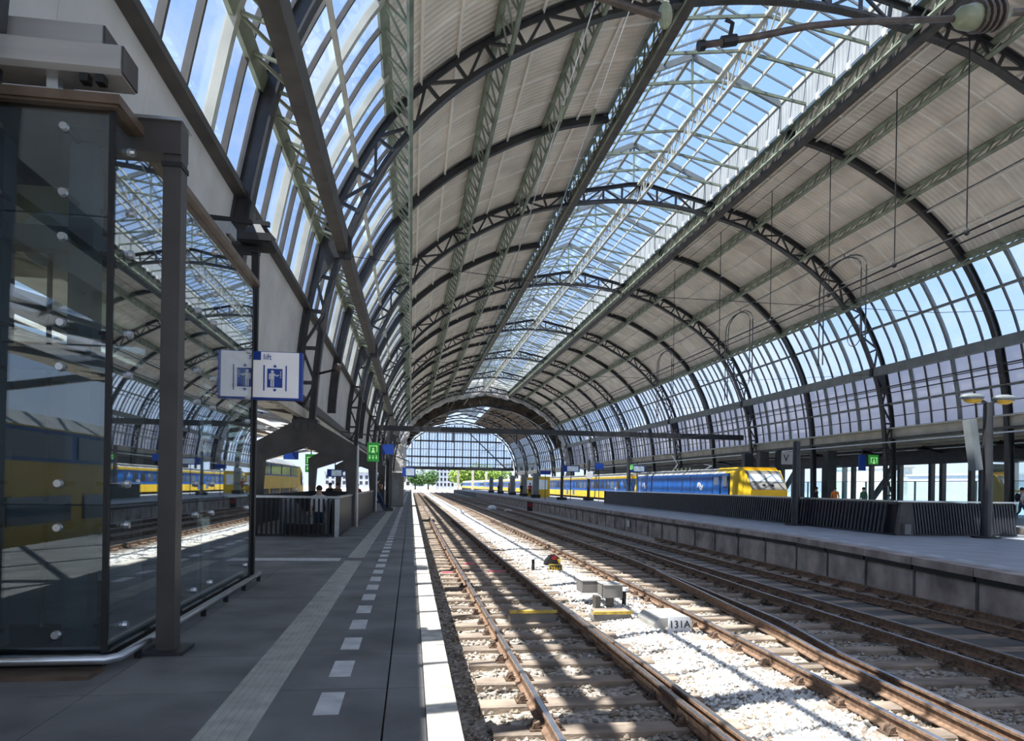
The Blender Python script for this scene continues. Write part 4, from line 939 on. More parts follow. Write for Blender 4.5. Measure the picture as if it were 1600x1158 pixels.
lo = thing('electric_locomotive', 'blue electric locomotive with yellow cab beyond the right platform fence', 'locomotive', (CXT, 55, -.76))
def sec(inset, zr, zb=.25, sh=.35): return [(SX + inset, zb), (SX + inset, zr - sh), (SX + inset + .28, zr), (SX + SW - inset - .28, zr), (SX + SW - inset, zr - sh), (SX + SW - inset, zb)]
def flat(z0, z1, i=0.0): return [(SX + i, z0), (SX + i, z1), (SX + SW - i, z1), (SX + SW - i, z0)]
loop_mesh([(45.6, flat(.25, 2.5)), (65.2, flat(.25, 2.5))]).build('body', 'ns_blue', lo)
loop_mesh([(46.2, [(SX, 2.5), (SX + .3, 2.86), (SX + SW - .3, 2.86), (SX + SW, 2.5)]), (65.0, [(SX, 2.5), (SX + .3, 2.86), (SX + SW - .3, 2.86), (SX + SW, 2.5)])]).build('roof', 'train_roof', lo)
for k in range(7): 
    y = 48.6 + k * 2.4; mb = MB(); mb.prism([(-.012, 2.5), (.29, 2.875), (SW - .29, 2.875), (SW + .012, 2.5), (SW + .012, 2.45), (-.012, 2.45)], (SX, y, 0), (1, 0, 0), (0, 0, 1), (0, 1, 0), .06); mb.build('roof_joint', 'under', lo)
# yellow cab with a raked nose
cab = loop_mesh([(42.75, flat(-.1, 1.32, .22)), (42.7, flat(-.1, 1.4, .2)), (43.7, flat(-.1, 2.7, .16)), (44.6, [(SX - .012, -.1), (SX - .012, 2.55), (SX + SW + .012, 2.55), (SX + SW + .012, -.1)]), (45.3, flat(.3, 2.6, -.012))]).build('cab', 'ns_yellow', lo)
loop_mesh([(44.0, [(SX + .1, 2.6), (SX + .32, 2.9), (SX + SW - .32, 2.9), (SX + SW - .1, 2.6)]), (47.6, [(SX - .014, 2.45), (SX + .29, 2.9), (SX + SW - .29, 2.9), (SX + SW + .014, 2.45)])]).build('cab_roof', 'ns_yellow', lo)
loop_mesh([(64.3, flat(.3, 2.55, -.012)), (66.6, flat(.3, 1.3, .2)), (66.6, flat(.3, 1.3, .2)), (65.6, flat(.3, 2.5, .12))]).build('rear_cab', 'ns_yellow', lo)
def nosept(u, v):                     # on the raked front between z 1.4 and 2.7
    z = 1.42 + 1.26 * v; y = 42.7 + 1.0 * v - .03; return (SX + .24 + (SW - .48) * u, y, z)
def quad(name, m, a, b, c, d, parent, t=.03):
    A, B, C, D = map(Vector, (a, b, c, d)); n = (B - A).cross(D - A).normalized() * t; v = [A, B, C, D, A + n, B + n, C + n, D + n]
    return MB().add(v, [(0, 1, 2, 3), (7, 6, 5, 4), (0, 4, 5, 1), (1, 5, 6, 2), (2, 6, 7, 3), (3, 7, 4, 0)]).build(name, m, parent)
mask = quad('front_mask', 'box_grey', nosept(.0, .0), nosept(1, 0), nosept(1, .98), nosept(0, .98), cab, .02)
for a, b in ((.05, .47), (.53, .95)): 
    q = [nosept(a, .42), nosept(b, .42), nosept(b, .8), nosept(a, .8)]; quad('windscreen', 'screen', *[(x, y - .03, z) for x, y, z in q], mask, .02)
for u in (.38, .62): MB().ball(nosept(u, .2), (.14, .08, .12), 10, 8).build('headlight', 'train_glass', mask)
quad('door', 'ns_blue', (SX - .02, 47.9, .3), (SX - .02, 46.9, .3), (SX - .02, 46.9, 2.35), (SX - .02, 47.9, 2.35), lo); quad('cab_window', 'train_glass', (SX - .025, 46.4, 1.6), (SX - .025, 45.7, 1.6), (SX - .025, 45.7, 2.35), (SX - .025, 46.4, 2.35), lo)
quad('cab_window', 'train_glass', (SX - .03, 47.75, 1.7), (SX - .03, 47.05, 1.7), (SX - .03, 47.05, 2.25), (SX - .03, 47.75, 2.25), lo)
for y in (48.05, 46.8, 45.55, 52.2, 57, 61): block('body_seam', (SX - .018, y, .3), (SX, y + .05, 2.45), 'under', lo)
logo(lo, SX - .02, 50.3, 1.6, .46); logo(lo, SX - .02, 63.0, 1.6, .46)
block('sill_stripe', (SX - .02, 45.6, .28), (SX, 65, .45), 'ns_yellow', lo); block('underframe', (SX + .2, 43, -.3), (SX + SW - .2, 66, .25), 'under', lo); bogie(lo, CXT, 48, .1, 2.4); bogie(lo, CXT, 62, .1, 2.4)
for y in (52.5, 59.5):
    p = thing('pantograph', 'x', 'x') if False else None
    b = block('pantograph_base', (CXT - .6, y, 2.86), (CXT + .6, y + 1.4, 2.95), 'steel', lo); bar('lower_arm', (CXT, y + .2, 2.95), (CXT, y - .9, 3.2 if y < 55 else 3.5), .08, .08, 'steel', b); bar('upper_arm', (CXT, y - .9, 3.2 if y < 55 else 3.5), (CXT, y + .6, 3.35 if y < 55 else 4.4), .05, .05, 'steel', b); bar('collector', (CXT - .8, y + .6, 3.35 if y < 55 else 4.4), (CXT + .8, y + .6, 3.35 if y < 55 else 4.4), .1, .05, 'under', b)
for k in range(5): MB().tube([(CXT - .5, 54.6 + k * .9, 2.86), (CXT - .5, 54.6 + k * .9, 3.12)], .07, 8).build('insulator', 'porcelain', lo)
# passenger coaches behind it
CL = 26.4; coach_parts = []
def coach_template():
    P = []
    P.append(('body', loop_mesh([(0, flat(.95, 2.3)), (CL - .5, flat(.95, 2.3))]).mesh('body', 'ns_blue')))
    P.append(('lower_body', loop_mesh([(0, flat(.2, .95)), (CL - .5, flat(.2, .95))]).mesh('lower_body', 'ns_yellow')))
    P.append(('roof_stripe', loop_mesh([(0, flat(2.3, 2.55)), (CL - .5, flat(2.3, 2.55))]).mesh('roof_stripe', 'ns_yellow')))
    P.append(('roof', loop_mesh([(0, [(SX, 2.55), (SX + .35, 2.88), (SX + SW - .35, 2.88), (SX + SW, 2.55)]), (CL - .5, [(SX, 2.55), (SX + .35, 2.88), (SX + SW - .35, 2.88), (SX + SW, 2.55)])]).mesh('roof', 'train_roof')))
    P.append(('gangway', loop_mesh([(CL - .5, flat(.3, 2.5, .7)), (CL, flat(.3, 2.5, .7))]).mesh('gangway', 'under')))
    P.append(('underframe', loop_mesh([(.3, flat(-.4, .2, .25)), (CL - .8, flat(-.4, .2, .25))]).mesh('underframe', 'under')))
    w = MB().box((SX - .02, -.65, 1.25), (SX + .02, .65, 2.0)).mesh('window', 'train_glass')
    for k in range(10): P.append(('window', w, 4.0 + k * 2.0))
    d = MB().box((SX - .022, -.45, .35), (SX + .02, .45, 2.2)).mesh('door', 'ns_blue'); dw = MB().box((SX - .03, -.28, 1.3), (SX - .01, .28, 2.0)).mesh('door_window', 'train_glass')
    for y in (1.5, CL - 2.2): P.append(('door', d, y)); P.append(('door_window', dw, y))
    j = MB().prism([(-.012, 2.5), (.34, 2.9), (SW - .34, 2.9), (SW + .012, 2.5)], (SX, 0, 0), (1, 0, 0), (0, 0, 1), (0, 1, 0), .05).mesh('roof_joint', 'under')
    for k in range(1, 8): P.append(('roof_joint', j, k * 3.3))
    bg = MB().box((SX + .25, -1.4, -.85), (SX + SW - .25, 1.4, -.3)); bg.tube([(SX + .2, -.95, -.5), (SX + SW - .2, -.95, -.5)], .3, 12); bg.tube([(SX + .2, .95, -.5), (SX + SW - .2, .95, -.5)], .3, 12); bg = bg.mesh('bogie', 'under')
    for y in (4, CL - 4.5): P.append(('bogie', bg, y))
    return P
CT = coach_template()
for k in range(9):
    y0 = 67.6 + CL * k
    c = thing('railway_coach', ('blue and yellow coach coupled directly behind the locomotive' if k == 0 else f'{ORD[k]} blue and yellow coach counted from the locomotive'), 'railway coach', (CXT, y0, -.76), 'coaches of the right hand train')
    for p in CT: link(bpy.data.objects.new(p[0], p[1]), c, Matrix.Translation((0, y0 + (p[2] if len(p) > 2 else 0), 0)))
    if k == 0:
        for y in (2.4, 7.5): text('class_number', '2', .5, 'white', (SX - .03, y0 + y, 1.9), (0, -1, 0), (0, 0, 1), c)
        for dy, dz in ((-.25, 0), (.25, 0), (0, -.35)): MB().tube([(SX - .03, y0 + 4.6 + dy, 1.3 + dz), (SX - .02, y0 + 4.6 + dy, 1.3 + dz)], .16, 10).build('pictogram', 'white', c)
# yellow double-deck train on the left
LXS = -9.5; tr = thing('double_deck_train', 'yellow double-deck train with blue window bands beyond the left platform', 'train', (-11, 30, -.76))
def fl2(z0, z1, i=0): return [(LXS - i, z0), (LXS - i, z1), (LXS - 2.8 + i, z1), (LXS - 2.8 + i, z0)]
loop_mesh([(-20, fl2(-.3, 2.75)), (62.8, fl2(-.3, 2.75)), (66.2, fl2(-.3, 2.2, .25)), (67.2, fl2(-.3, 1.3, .35)), (67.3, fl2(-.3, .6, .35))]).build('body', 'ns_yellow', tr)
loop_mesh([(-20, [(LXS, 2.75), (LXS - .5, 3.15), (LXS - 2.3, 3.15), (LXS - 2.8, 2.75)]), (60.5, [(LXS, 2.75), (LXS - .5, 3.15), (LXS - 2.3, 3.15), (LXS - 2.8, 2.75)]), (63, [(LXS, 2.72), (LXS - .5, 2.8), (LXS - 2.3, 2.8), (LXS - 2.8, 2.72)])]).build('roof', 'train_roof', tr)
for k in range(20):
    y = -18 + 4 * k; quad('upper_window', 'train_glass', (LXS + .02, y, 1.95), (LXS + .02, y + 3.6, 1.95), (LXS + .02, y + 3.6, 2.6), (LXS + .02, y, 2.6), tr); quad('lower_window', 'train_glass', (LXS + .02, y, .25), (LXS + .02, y + 3.2, .25), (LXS + .02, y + 3.2, .95), (LXS + .02, y, .95), tr)
quad('blue_band', 'ns_blue', (LXS + .012, -20, 1.85), (LXS + .012, 61.5, 1.85), (LXS + .012, 61.5, 2.7), (LXS + .012, -20, 2.7), tr, .004); quad('cab_window', 'train_glass', (LXS + .0, 64, 1.2), (LXS - .2, 66, 1.1), (LXS - .2, 65.6, 2.1), (LXS + .0, 63.6, 2.4), tr); block('underframe', (LXS - 2.5, -20, -.8), (LXS - .2, 66, -.3), 'under', tr)
# ------------------------------------------------------------------ right platform: stair fence, lamps, signs
fe = thing('stair_fence', 'long dark slatted fence around the right platform stairwell', 'fence', (16.5, 40, 0))
XN, XF, YN, YF = 15.65, 20.05, 20.9, 58.6
def xn(y): return XN + (y - YN) * .022
sl = MB().prism([(-.11, .04), (.0, .04), (.11, 1.08), (.0, 1.08)], (0, -.02, 0), (0, 0, 0), (0, 0, 1), (0, 1, 0), .04) if False else None
n1 = 170; n2 = 36
for k in range(n1):
    y = YN + .5 + (YF - YN - .6) * (k + .5) / n1; bar('slat', (xn(y) - .02, y + .07, .05), (xn(y) + .03, y - .07, 1.06), .09, .05, 'slat', fe, (1, 0, 0))
for k in range(n2):
    x = XN + .55 + (XF - XN - .6) * (k + .5) / n2; bar('slat', (x + .06, YN - .02, .05), (x - .03, YN + .05, 1.06), .055, .05, 'slat', fe, (0, 1, 0))
mb = MB(); mb.prism([(-.32, .02), (.3, .02), (.2, 1.08), (-.18, 1.08)], (XN + .3, YN - .06, 0), (1, 0, 0), (0, 0, 1), (0, 1, 0), .12); mb.build('corner_panel', 'iron_brown', fe); block('socket_box', (XN + .2, YN - .16, .05), (XN + .42, YN - .06, .38), 'box_grey', fe)
bar('backing', (xn(YN) + .12, YN + .1, .52), (xn(YF) + .12, YF, .52), .03, 1.0, 'fence', fe); block('backing', (XN + .1, YN + .1, .03), (XF, YN + .13, 1.02), 'fence', fe)
bar('hand_rail', (XN, YN, 1.12), (xn(YF), YF, 1.12), .16, .05, 'steel', fe); bar('hand_rail', (XN, YN, 1.12), (XF, YN, 1.12), .16, .05, 'steel', fe); bar('base_rail', (XN, YN, .04), (xn(YF), YF, .04), .1, .05, 'fence', fe); bar('base_rail', (XN, YN, .04), (XF, YN, .04), .1, .05, 'fence', fe); bar('end_post', (xn(YF), YF, 0), (xn(YF), YF, 1.14), .12, .12, 'fence', fe)
block('back_panel', (XF - .05, YN, .03), (XF, YF, 1.05), 'fence', fe)
def lamp(label, x, y, h, heads=True):
    o = thing('platform_lamp', label, 'lamp post', (x, y, 0), 'dark lamp posts on the right platform')
    MB().tube([(x, y, 0), (x, y, h)], [.17, .14], 12).build('post', 'iron_dark', o); MB().tube([(x, y, 0), (x, y, .05)], .42, 14).build('foot', 'iron_dark', o)
    if heads:
        for s in (-1, 1):
            bar('arm', (x, y, h - .05), (x + s * .3, y, h + .08), .08, .08, 'iron_dark', o)
            hd = MB().ball((x + s * .58, y, h + .16), (.42, .2, .12), 12, 8).build('lamp_hood', 'grey_beam', o, True); MB().ball((x + s * .55, y, h + .08), (.32, .16, .12), 12, 8).build('lamp_lens', 'amber', hd, True)
        mb = MB(); mb.prism([(-.55, 2.85), (-.28, 2.80), (-.48 + .2, 2.75), (-.1, 2.7 - .3), (-.25, 2.1), (-.42, 2.1), (-.6, 3.3), (-.35, 3.4)], (x, y, 0), (1, 0, 0), (0, 0, 1), (0, 1, 0), .2) if False else None
        bar('speaker', (x - .66, y, 3.75), (x - .40, y, 2.15), .3, .25, 'grey_beam', o, (1, 0, 0)); bar('speaker_arm', (x - .5, y, 2.9), (x, y, 2.9), .07, .07, 'iron_dark', o)
    return o
lamp('twin headed amber lamp post with speaker in front of the fence', 18.12, 20.0, 4.3)
lamp('plain dark post standing against the long side of the fence', 15.45, 26.6, 3.4, False)
for k, (x, y, lab) in enumerate(((18.2, 71, 'dark post with round clock face near the first coach'), (15.6, 72, 'dark post under the blue departure board'), (19.6, 62, 'dark post between the blue signs at the fence end'))):
    o = lamp(lab, x, y, 4.2, False); block('foot_block', (x - .45, y - .45, 0), (x + .45, y + .45, .3), 'under', o)
    if k == 0: MB().tube([(x, y - .3, 2.6), (x, y - .2, 2.6)], .38, 18).build('clock_face', 'white', o)
blue_sign('blue departure board on the right platform, left of the clock', 15.2, 70, 2.9, 1.8, .66, True); blue_sign('plain blue board left of the dark sign post', 18.7, 70.5, 3.2, .95, .66); blue_sign('blue departure board next to the small green sign', 20.0, 63, 2.85, 1.55, .62, True)
green_sign('small green exit sign on the right platform by the locomotive', 20.05, 62.8, 3.05, False, .9); blue_sign('small blue sign far along the right platform', 13.1, 71, 2.6, 1.1, .4)
green_sign('green exit sign on the truss column to the right of the locomotive', 29.3, 41.3, 3.15, False, 1.1); blue_sign('blue panel attached to the truss column behind the fence', 28.5, 41.6, 2.75, .45, 1.0)
for k, (x, y) in enumerate(((14.6, 82), (14.8, 92), (15.0, 104), (15.0, 118), (15, 132))):
    o = thing('platform_column', f'{ORD[k]} grey column on the right platform beyond the departure board', 'column', (x, y, 0), 'grey columns far along the right platform'); block('shaft', (x - .35, y - .3, 0), (x + .35, y + .3, 2.9), 'grey_beam', o); block('base', (x - .5, y - .5, 0), (x + .5, y + .5, .4), 'under', o)
for k, (x, y) in enumerate(((15.2, 86), (15.3, 97))):
    o = thing('vending_kiosk', ['yellow kiosk panel between the first grey columns', 'yellow kiosk panel between the farther grey columns'][k], 'kiosk', (x, y, 0), 'yellow kiosks on the right platform'); block('body', (x - .1, y, .0), (x + 1.9, y + .6, 2.6), 'ns_yellow', o); block('window', (x + .2, y - .03, 1.0), (x + 1.6, y, 2.2), 'screen', o)
# ------------------------------------------------------------------ overhead line
o = thing('catenary_gantry', 'dark horizontal gantry beam spanning the hall in the distance', 'gantry', (13, 60.2, 6)); bar('beam', (-2.9, 60.4, 6.1), (29.8, 60.4, 6.1), .4, .45, 'iron_dark', o)
for x in (3.5, 9.0, 12.6, 22.9): bar('drop_arm', (x, 60.4, 6), (x, 60.4, 5.0), .12, .12, 'iron_dark', o)
def wires(label, pts, r=.02):
    b = MB().tube(pts, r, 5).build('overhead_wire', 'wire'); tag(b, label, 'wire', 'overhead wires'); return b
def line(x, z, y0=8, y1=205, sag=.0): return [(x, y0 + (y1 - y0) * i / 12, z) for i in range(13)]
wires('taut dark wire just below the right roof slope', line(19.5, 17.95)); wires('upper strand of the twin cable under the right roof slope', line(19.5, 10.75), .045); wires('lower strand of the twin cable under the right roof slope', line(19.65, 10.5), .03)
wires('middle wire hung between the roof and the twin cable', line(19.5, 12.3)); wires('contact wire over the locomotive track', line(23, 5.7), .018); wires('thick twin contact line in front of the right glazing, upper', line(25.5, 25.5 / 4.5 + EYE), .035); wires('thick twin contact line in front of the right glazing, lower', line(25.5, 25.5 / 4.8 + EYE), .03)
wires('contact wire over the first track', line(2.0, 5.4, 30), .015); wires('contact wire over the third track', line(9, 5.4, 30), .015)
for y in (24, 42, 60, 78, 96): wires(f'cross span wire {["closest to the lift", "at the second truss", "at the third truss", "at the fourth truss", "at the fifth truss"][[24, 42, 60, 78, 96].index(y)]} between the hall walls', [(-2.4, y, 9.0), (8, y, 8.2), (19.5, y, 8.2), (29.4, y, 9.0)], .012)
YH = [22.6, 26.4, 31, 36.5, 43, 51]
for k, (x, z, y, zt) in enumerate(((19.5, 10.75, YH[i], 17.95) for i in range(6))):
    o = thing('wire_hanger', f'{ORD[k]} thin vertical hanger rod between roof and overhead cable', 'hanger', (x, y, z), 'hanger rods of the overhead cables'); bar('rod', (x, y, z), (x, y, zt), .03, .03, 'wire', o); MB().ball((x, y, z), (.1, .1, .14), 8, 6).build('clamp', 'black', o)
def loop_cable(label, x, y, z, h, r):
    o = thing('cable_loop', label, 'cable', (x, y, z), 'hanging cable loops')
    for dy in (0, .35):
        P = [(x, y + dy, z - h), (x, y + dy, z)] + [(x, y + dy + 1.6 * (1 - math.cos(a)), z + .8 * math.sin(a)) for a in [i * math.pi / 10 for i in range(1, 10)]] + [(x, y + dy + 3.2, z - .3), (x, y + dy + 3.2, z - h * 1.2)]
        MB().tube(P, .03, 6).build('cable', 'wire', o)
    MB().tube([(x, y + .8 + r * math.cos(a), z - h + .3 + r * math.sin(a)) for a in [i * .3927 for i in range(17)]], .02, 5).build('coil', 'wire', o); bar('hanger', (x, y + 1.6, z + .8), (x, y + 1.6, 12.3), .03, .03, 'wire', o)
loop_cable('nearest pair of cable loops hanging below the right roof', 19.5, 28.2, 11.3, 3.2, .5); loop_cable('second pair of cable loops hanging below the right roof', 19.5, 38.5, 11.3, 3.6, .5); loop_cable('third pair of cable loops hanging below the right roof', 19.5, 51, 11.3, 3.6, .5)
for k, (x, z, y0, dx) in enumerate(((5.2, 9.5, 14, 1.2), (6.2, 10.2, 14, 1.4))):
    o = thing('stay_wire', ['left one of two steel stay wires before the left roof slope', 'right one of two steel stay wires before the left roof slope'][k], 'wire', (x, y0, z), 'steel stay wires'); MB().tube([(x, y0, 17), (x - 1.6, y0 + 14, 9), (x - 3, y0 + 30, 6.4)], .018, 5).build('rope', 'steel', o); MB().tube([(x - .8, y0 + 7, 13), (x - .85, y0 + 7.3, 12.7)], .06, 6).build('turnbuckle', 'porcelain', o)
# cantilever arm with insulator at the upper right, close to the camera
o = thing('cantilever_arm', 'bent cantilever tube with a ribbed green insulator at upper right', 'overhead bracket', (7, 9, 8))
MB().tube([(3.75, 9, 7.37), (4.5, 9, 7.56), (5.3, 9, 7.80), (5.9, 9, 7.92), (7.55, 9, 8.15)], .045, 10).build('tube', 'copper', o, True); MB().tube([(3.72, 9, 7.36), (3.8, 9, 7.38)], .07, 10).build('end_cap', 'black', o); MB().tube([(4.15, 9, 7.46), (4.2, 9, 7.72), (4.1, 9, 7.76)], .03, 6).build('hook', 'black', o); MB().tube([(4.05, 9, 7.45), (4.25, 9, 7.5)], .075, 10).build('clamp', 'black', o)
ins = MB().tube([(7.5, 9, 8.14), (7.62, 9, 8.17), (7.8, 9, 8.2), (8.25, 9, 8.3), (8.4, 9, 8.33)], [.06, .15, .18, .15, .06], 14).build('insulator', 'porcelain', o, True)
for k in range(4): MB().tube([(7.84 + k * .1, 9, 8.21 + k * .02), (7.88 + k * .1, 9, 8.22 + k * .02)], .22, 16).build('shed', 'copper', ins)
MB().tube([(8.4, 9, 8.33), (10.5, 9, 8.7)], .05, 10).build('tube', 'copper', o)
o = thing('cantilever_arm', 'short pinkish cantilever tube clamped below the left gutter beam', 'overhead bracket', (3, 9, 7.7)); MB().tube([(1.6, 9, 8.0), (3.25, 9, 7.68)], .05, 10).build('tube', 'copper', o); MB().tube([(2.6, 9, 8.1), (3.3, 9, 7.9)], .02, 6).build('stay', 'steel', o); MB().ball((3.25, 9, 7.72), (.1, .1, .18), 8, 6).build('clamp', 'porcelain', o); MB().tube([(3.2, 9, 7.9), (3.25, 9, 8.05), (3.35, 9, 8.0)], .02, 6).build('hook', 'steel', o); bar('mast_wire', (1.6, 9, 8.0), (1.6, 9, 16.5), .03, .03, 'wire', o)
o = thing('track_section_sign', 'small white plate with the letter V beside the locomotive', 'sign', (27.8, 49.5, 0)); block('board', (27.5, 49.5, 3.35), (28.6, 49.55, 4.3), 'wall_panel', o); text('letter', 'V', .75, 'black', (27.9, 49.48, 3.8), (1, 0, 0), (0, 0, 1), o); block('post', (27.2, 49.5, 0), (27.55, 49.8, 4.4), 'iron_dark', o)
o = thing('glass_cabin', 'amber tinted glass cabin behind the twin headed lamp post', 'cabin', (33, 34, 0))
for x in (32.2, 34.2):
    for y in (34, 36): block('corner_post', (x - .08, y - .08, 0), (x + .08, y + .08, 3.2), 'iron_dark', o)
block('wall_pane', (32.2, 34.0, .1), (34.2, 34.04, 3.1), 'lift_glass', o); block('wall_pane', (32.2, 34, .1), (32.24, 36, 3.1), 'lift_glass', o); block('amber_stripe', (32.2, 33.97, 1.5), (34.2, 34.0, 1.62), 'amber', o); block('back_wall', (32.3, 35.9, 0), (34.2, 35.95, 3.1), 'shaft_tan', o); block('roof', (32.1, 33.9, 3.2), (34.3, 36.1, 3.3), 'iron_dark', o)
for k, (x, y) in enumerate(((26.6, 50.6), (26.8, 53.5), (30.0, 47.2))):
    o = thing('dark_pillar', ['dark pillar just right of the locomotive nose', 'dark pillar hidden partly by the locomotive nose', 'dark pillar between the locomotive and the exit sign'][k], 'pillar', (x, y, 0), 'dark pillars beside the locomotive'); block('shaft', (x - .35, y - .3, 0), (x + .35, y + .3, 4.3), 'iron_dark', o); block('glazed_side', (x + .4, y - .1, .2), (x + 1.4, y, 3.2), 'screen_glass', o)
# ------------------------------------------------------------------ people
def skin_person(label, loc, face, pose, shirt, legs, hairm='hair', shoes='cloth_white', bag=None, arms='skin', group='people on the platforms'):
    J = {'pel': (0, 0, .95), 'sp': (0, .01, 1.18), 'ch': (0, .0, 1.36), 'nk': (0, .01, 1.48), 'hd': (0, .03, 1.62), 'ht': (0, .03, 1.70)}
    for s, n in ((-1, 'l'), (1, 'r')):
        J.update({'sh' + n: (s * .18, 0, 1.40), 'el' + n: (s * .23, -.02, 1.12), 'wr' + n: (s * .23, .08, .90), 'ha' + n: (s * .22, .12, .82), 'hp' + n: (s * .09, 0, .90), 'kn' + n: (s * .10, .02, .50), 'an' + n: (s * .10, -.02, .09), 'to' + n: (s * .11, .15, .05)})
    if pose == 'walk': J.update({'knr': (.1, .16, .52), 'anr': (.1, .24, .11), 'tor': (.11, .40, .07), 'knl': (-.1, -.05, .5), 'anl': (-.1, -.36, .18), 'tol': (-.11, -.24, .06), 'elr': (.23, -.15, 1.14), 'war': (0, 0, 0), 'wrr': (.22, -.06, .93), 'har': (.22, 0, .87)}); J.pop('war')
    if pose == 'lean':
        J.update({'pel': (0, -.10, .90), 'sp': (0, -.17, 1.12), 'ch': (0, -.18, 1.32), 'nk': (0, -.15, 1.44), 'hd': (0, -.09, 1.57), 'ht': (0, -.07, 1.65)})
        for s, n in ((-1, 'l'), (1, 'r')): J.update({'sh' + n: (s * .18, -.17, 1.36), 'el' + n: (s * .25, -.05, 1.10), 'wr' + n: (s * .12, .10, 1.28), 'ha' + n: (s * .06, .12, 1.38), 'hp' + n: (s * .09, -.08, .86), 'kn' + n: (s * .10, .15, .50), 'an' + n: (s * .10, .36, .09), 'to' + n: (s * .11, .54, .06)})
    if pose == 'sit':
        d = -.45
        J = {k: (v[0], v[1], v[2] + d) for k, v in J.items()}
        for s, n in ((-1, 'l'), (1, 'r')): J.update({'kn' + n: (s * .11, .42, .50), 'an' + n: (s * .11, .42, .09), 'to' + n: (s * .12, .58, .05), 'el' + n: (s * .24, .02, .70), 'wr' + n: (s * .14, .25, .62), 'ha' + n: (s * .10, .33, .62)})
    E = [('pel', 'sp', 't'), ('sp', 'ch', 't'), ('ch', 'nk', 'k'), ('nk', 'hd', 'k'), ('hd', 'ht', 'h')]
    for n in 'lr': E += [('ch', 'sh' + n, 't'), ('sh' + n, 'el' + n, 't'), ('el' + n, 'wr' + n, 'a'), ('wr' + n, 'ha' + n, 'k'), ('pel', 'hp' + n, 'g'), ('hp' + n, 'kn' + n, 'g'), ('kn' + n, 'an' + n, 'g'), ('an' + n, 'to' + n, 's')]
    R = {'pel': .145, 'sp': .13, 'ch': .15, 'nk': .055, 'hd': .095, 'ht': .075}
    for n in 'lr': R.update({'sh' + n: .065, 'el' + n: .045, 'wr' + n: .032, 'ha' + n: .036, 'hp' + n: .10, 'kn' + n: .06, 'an' + n: .042, 'to' + n: .035})
    names = list(J); me = bpy.data.meshes.new('person'); me.from_pydata([J[n] for n in names], [(names.index(a), names.index(b)) for a, b, _ in E], [])
    ob = bpy.data.objects.new('person_tmp', me); ob.modifiers.new('skin', 'SKIN'); ob.modifiers.new('sub', 'SUBSURF').levels = 1
    for i, n in enumerate(names): d = me.skin_vertices[0].data[i]; d.radius = (R[n], R[n] * (.72 if n in ('pel', 'sp', 'ch') else 1)); d.use_root = n == 'pel'
    out = evaluated(ob)
    out.materials.clear(); mats = {'t': shirt, 'a': arms, 'k': 'skin', 'h': 'skin', 'g': legs, 's': shoes}; keys = list(mats)
    for k in keys: out.materials.append(M[mats[k]])
    segs = [(Vector(J[a]), Vector(J[b]), k) for a, b, k in E]
    def near(p):
        best = None
        for a, b, k in segs:
            d = b - a; t = max(0, min(1, (p - a).dot(d) / d.length_squared)); q = (p - (a + d * t)).length
            if best is None or q < best[0]: best = (q, k)
        return best[1]
    for pl in out.polygons: pl.material_index = keys.index(near(pl.center)); pl.use_smooth = True
    mw = Matrix.Translation(loc) @ Matrix.Rotation(face, 4, 'Z')
    p = link(bpy.data.objects.new('person', out), None, mw); tag(p, label, 'person', group)
    h = Vector(J['hd']); MB().ball((h.x, h.y - .02, h.z + .045), (.098, .112, .10), 10, 8).build('hair', hairm, p, True, mw=mw)
    if bag: c = Vector(J['ch']); b = MB().ball((c.x, c.y - .2, c.z - .13), (.15, .11, .23), 10, 8).build('backpack', bag, p, True, mw=mw)
    return p
skin_person('person in jeans and brown top leaning back on the stairwell balustrade', (-1.62, 37.2, 0), -.9, 'lean', 'cloth_brown', 'jeans', shoes='cloth_white')
skin_person('person in white shirt with dark backpack walking past the fence end', (30.9, 31.9, 0), -1.9, 'walk', 'cloth_white', 'jeans', bag='cloth_black')
skin_person('person in orange top at the right picture edge beside the fence', (31.8, 31.6, 0), -1.6, 'stand', 'cloth_orange', 'jeans', arms='cloth_orange')
skin_person('person in pale shirt riding up the left stairwell escalator', (-2.75, 22.0, -.42), 3.1, 'stand', 'cloth_white', 'jeans')
for k, (x, y, s, l, lab) in enumerate(((-4.15, 37.6, 'cloth_black', 'jeans', 'seated person in black, leftmost of the waiting group'), (-3.75, 37.2, 'cloth_brown', 'cloth_black', 'seated person in brown in the waiting group'), (-3.1, 37.5, 'cloth_black', 'cloth_black', 'seated person in black with dark trousers in the waiting group'), (-2.75, 37.2, 'cloth_red', 'cloth_black', 'seated person in red in the waiting group'))):
    skin_person(lab, (x, y, .12), 3.0 + .2 * k, 'sit', s, l, group='waiting group beyond the stairwell', arms=s)
bn = thing('platform_bench', 'low pale bench below the waiting group beyond the stairwell', 'bench', (-3.4, 37.7, 0)); block('seat', (-4.5, 37.35, .42), (-2.5, 37.8, .5), 'box_light', bn)
for x in (-4.3, -2.7): block('leg', (x - .05, 37.4, 0), (x + .05, 37.75, .42), 'iron_dark', bn)
for x, y, s, lab in ((28, 43.4, 'cloth_orange', 'person in orange vest seen over the fence near the glass screens'), (28, 40.4, 'cloth_green', 'person in green seen over the fence left of the truss column'), (27.5, 47.6, 'cloth_black', 'person in black seen over the fence beside the locomotive nose'), (28, 50.0, 'cloth_black', 'person in dark clothes right in front of the locomotive nose'), (28, 45.6, 'cloth_black', 'dark haired person over the fence between the dark posts')):
    skin_person(lab, (x, y, -.08), random.uniform(0, 6), 'stand', s, 'jeans', group='people behind the right fence', arms=s)
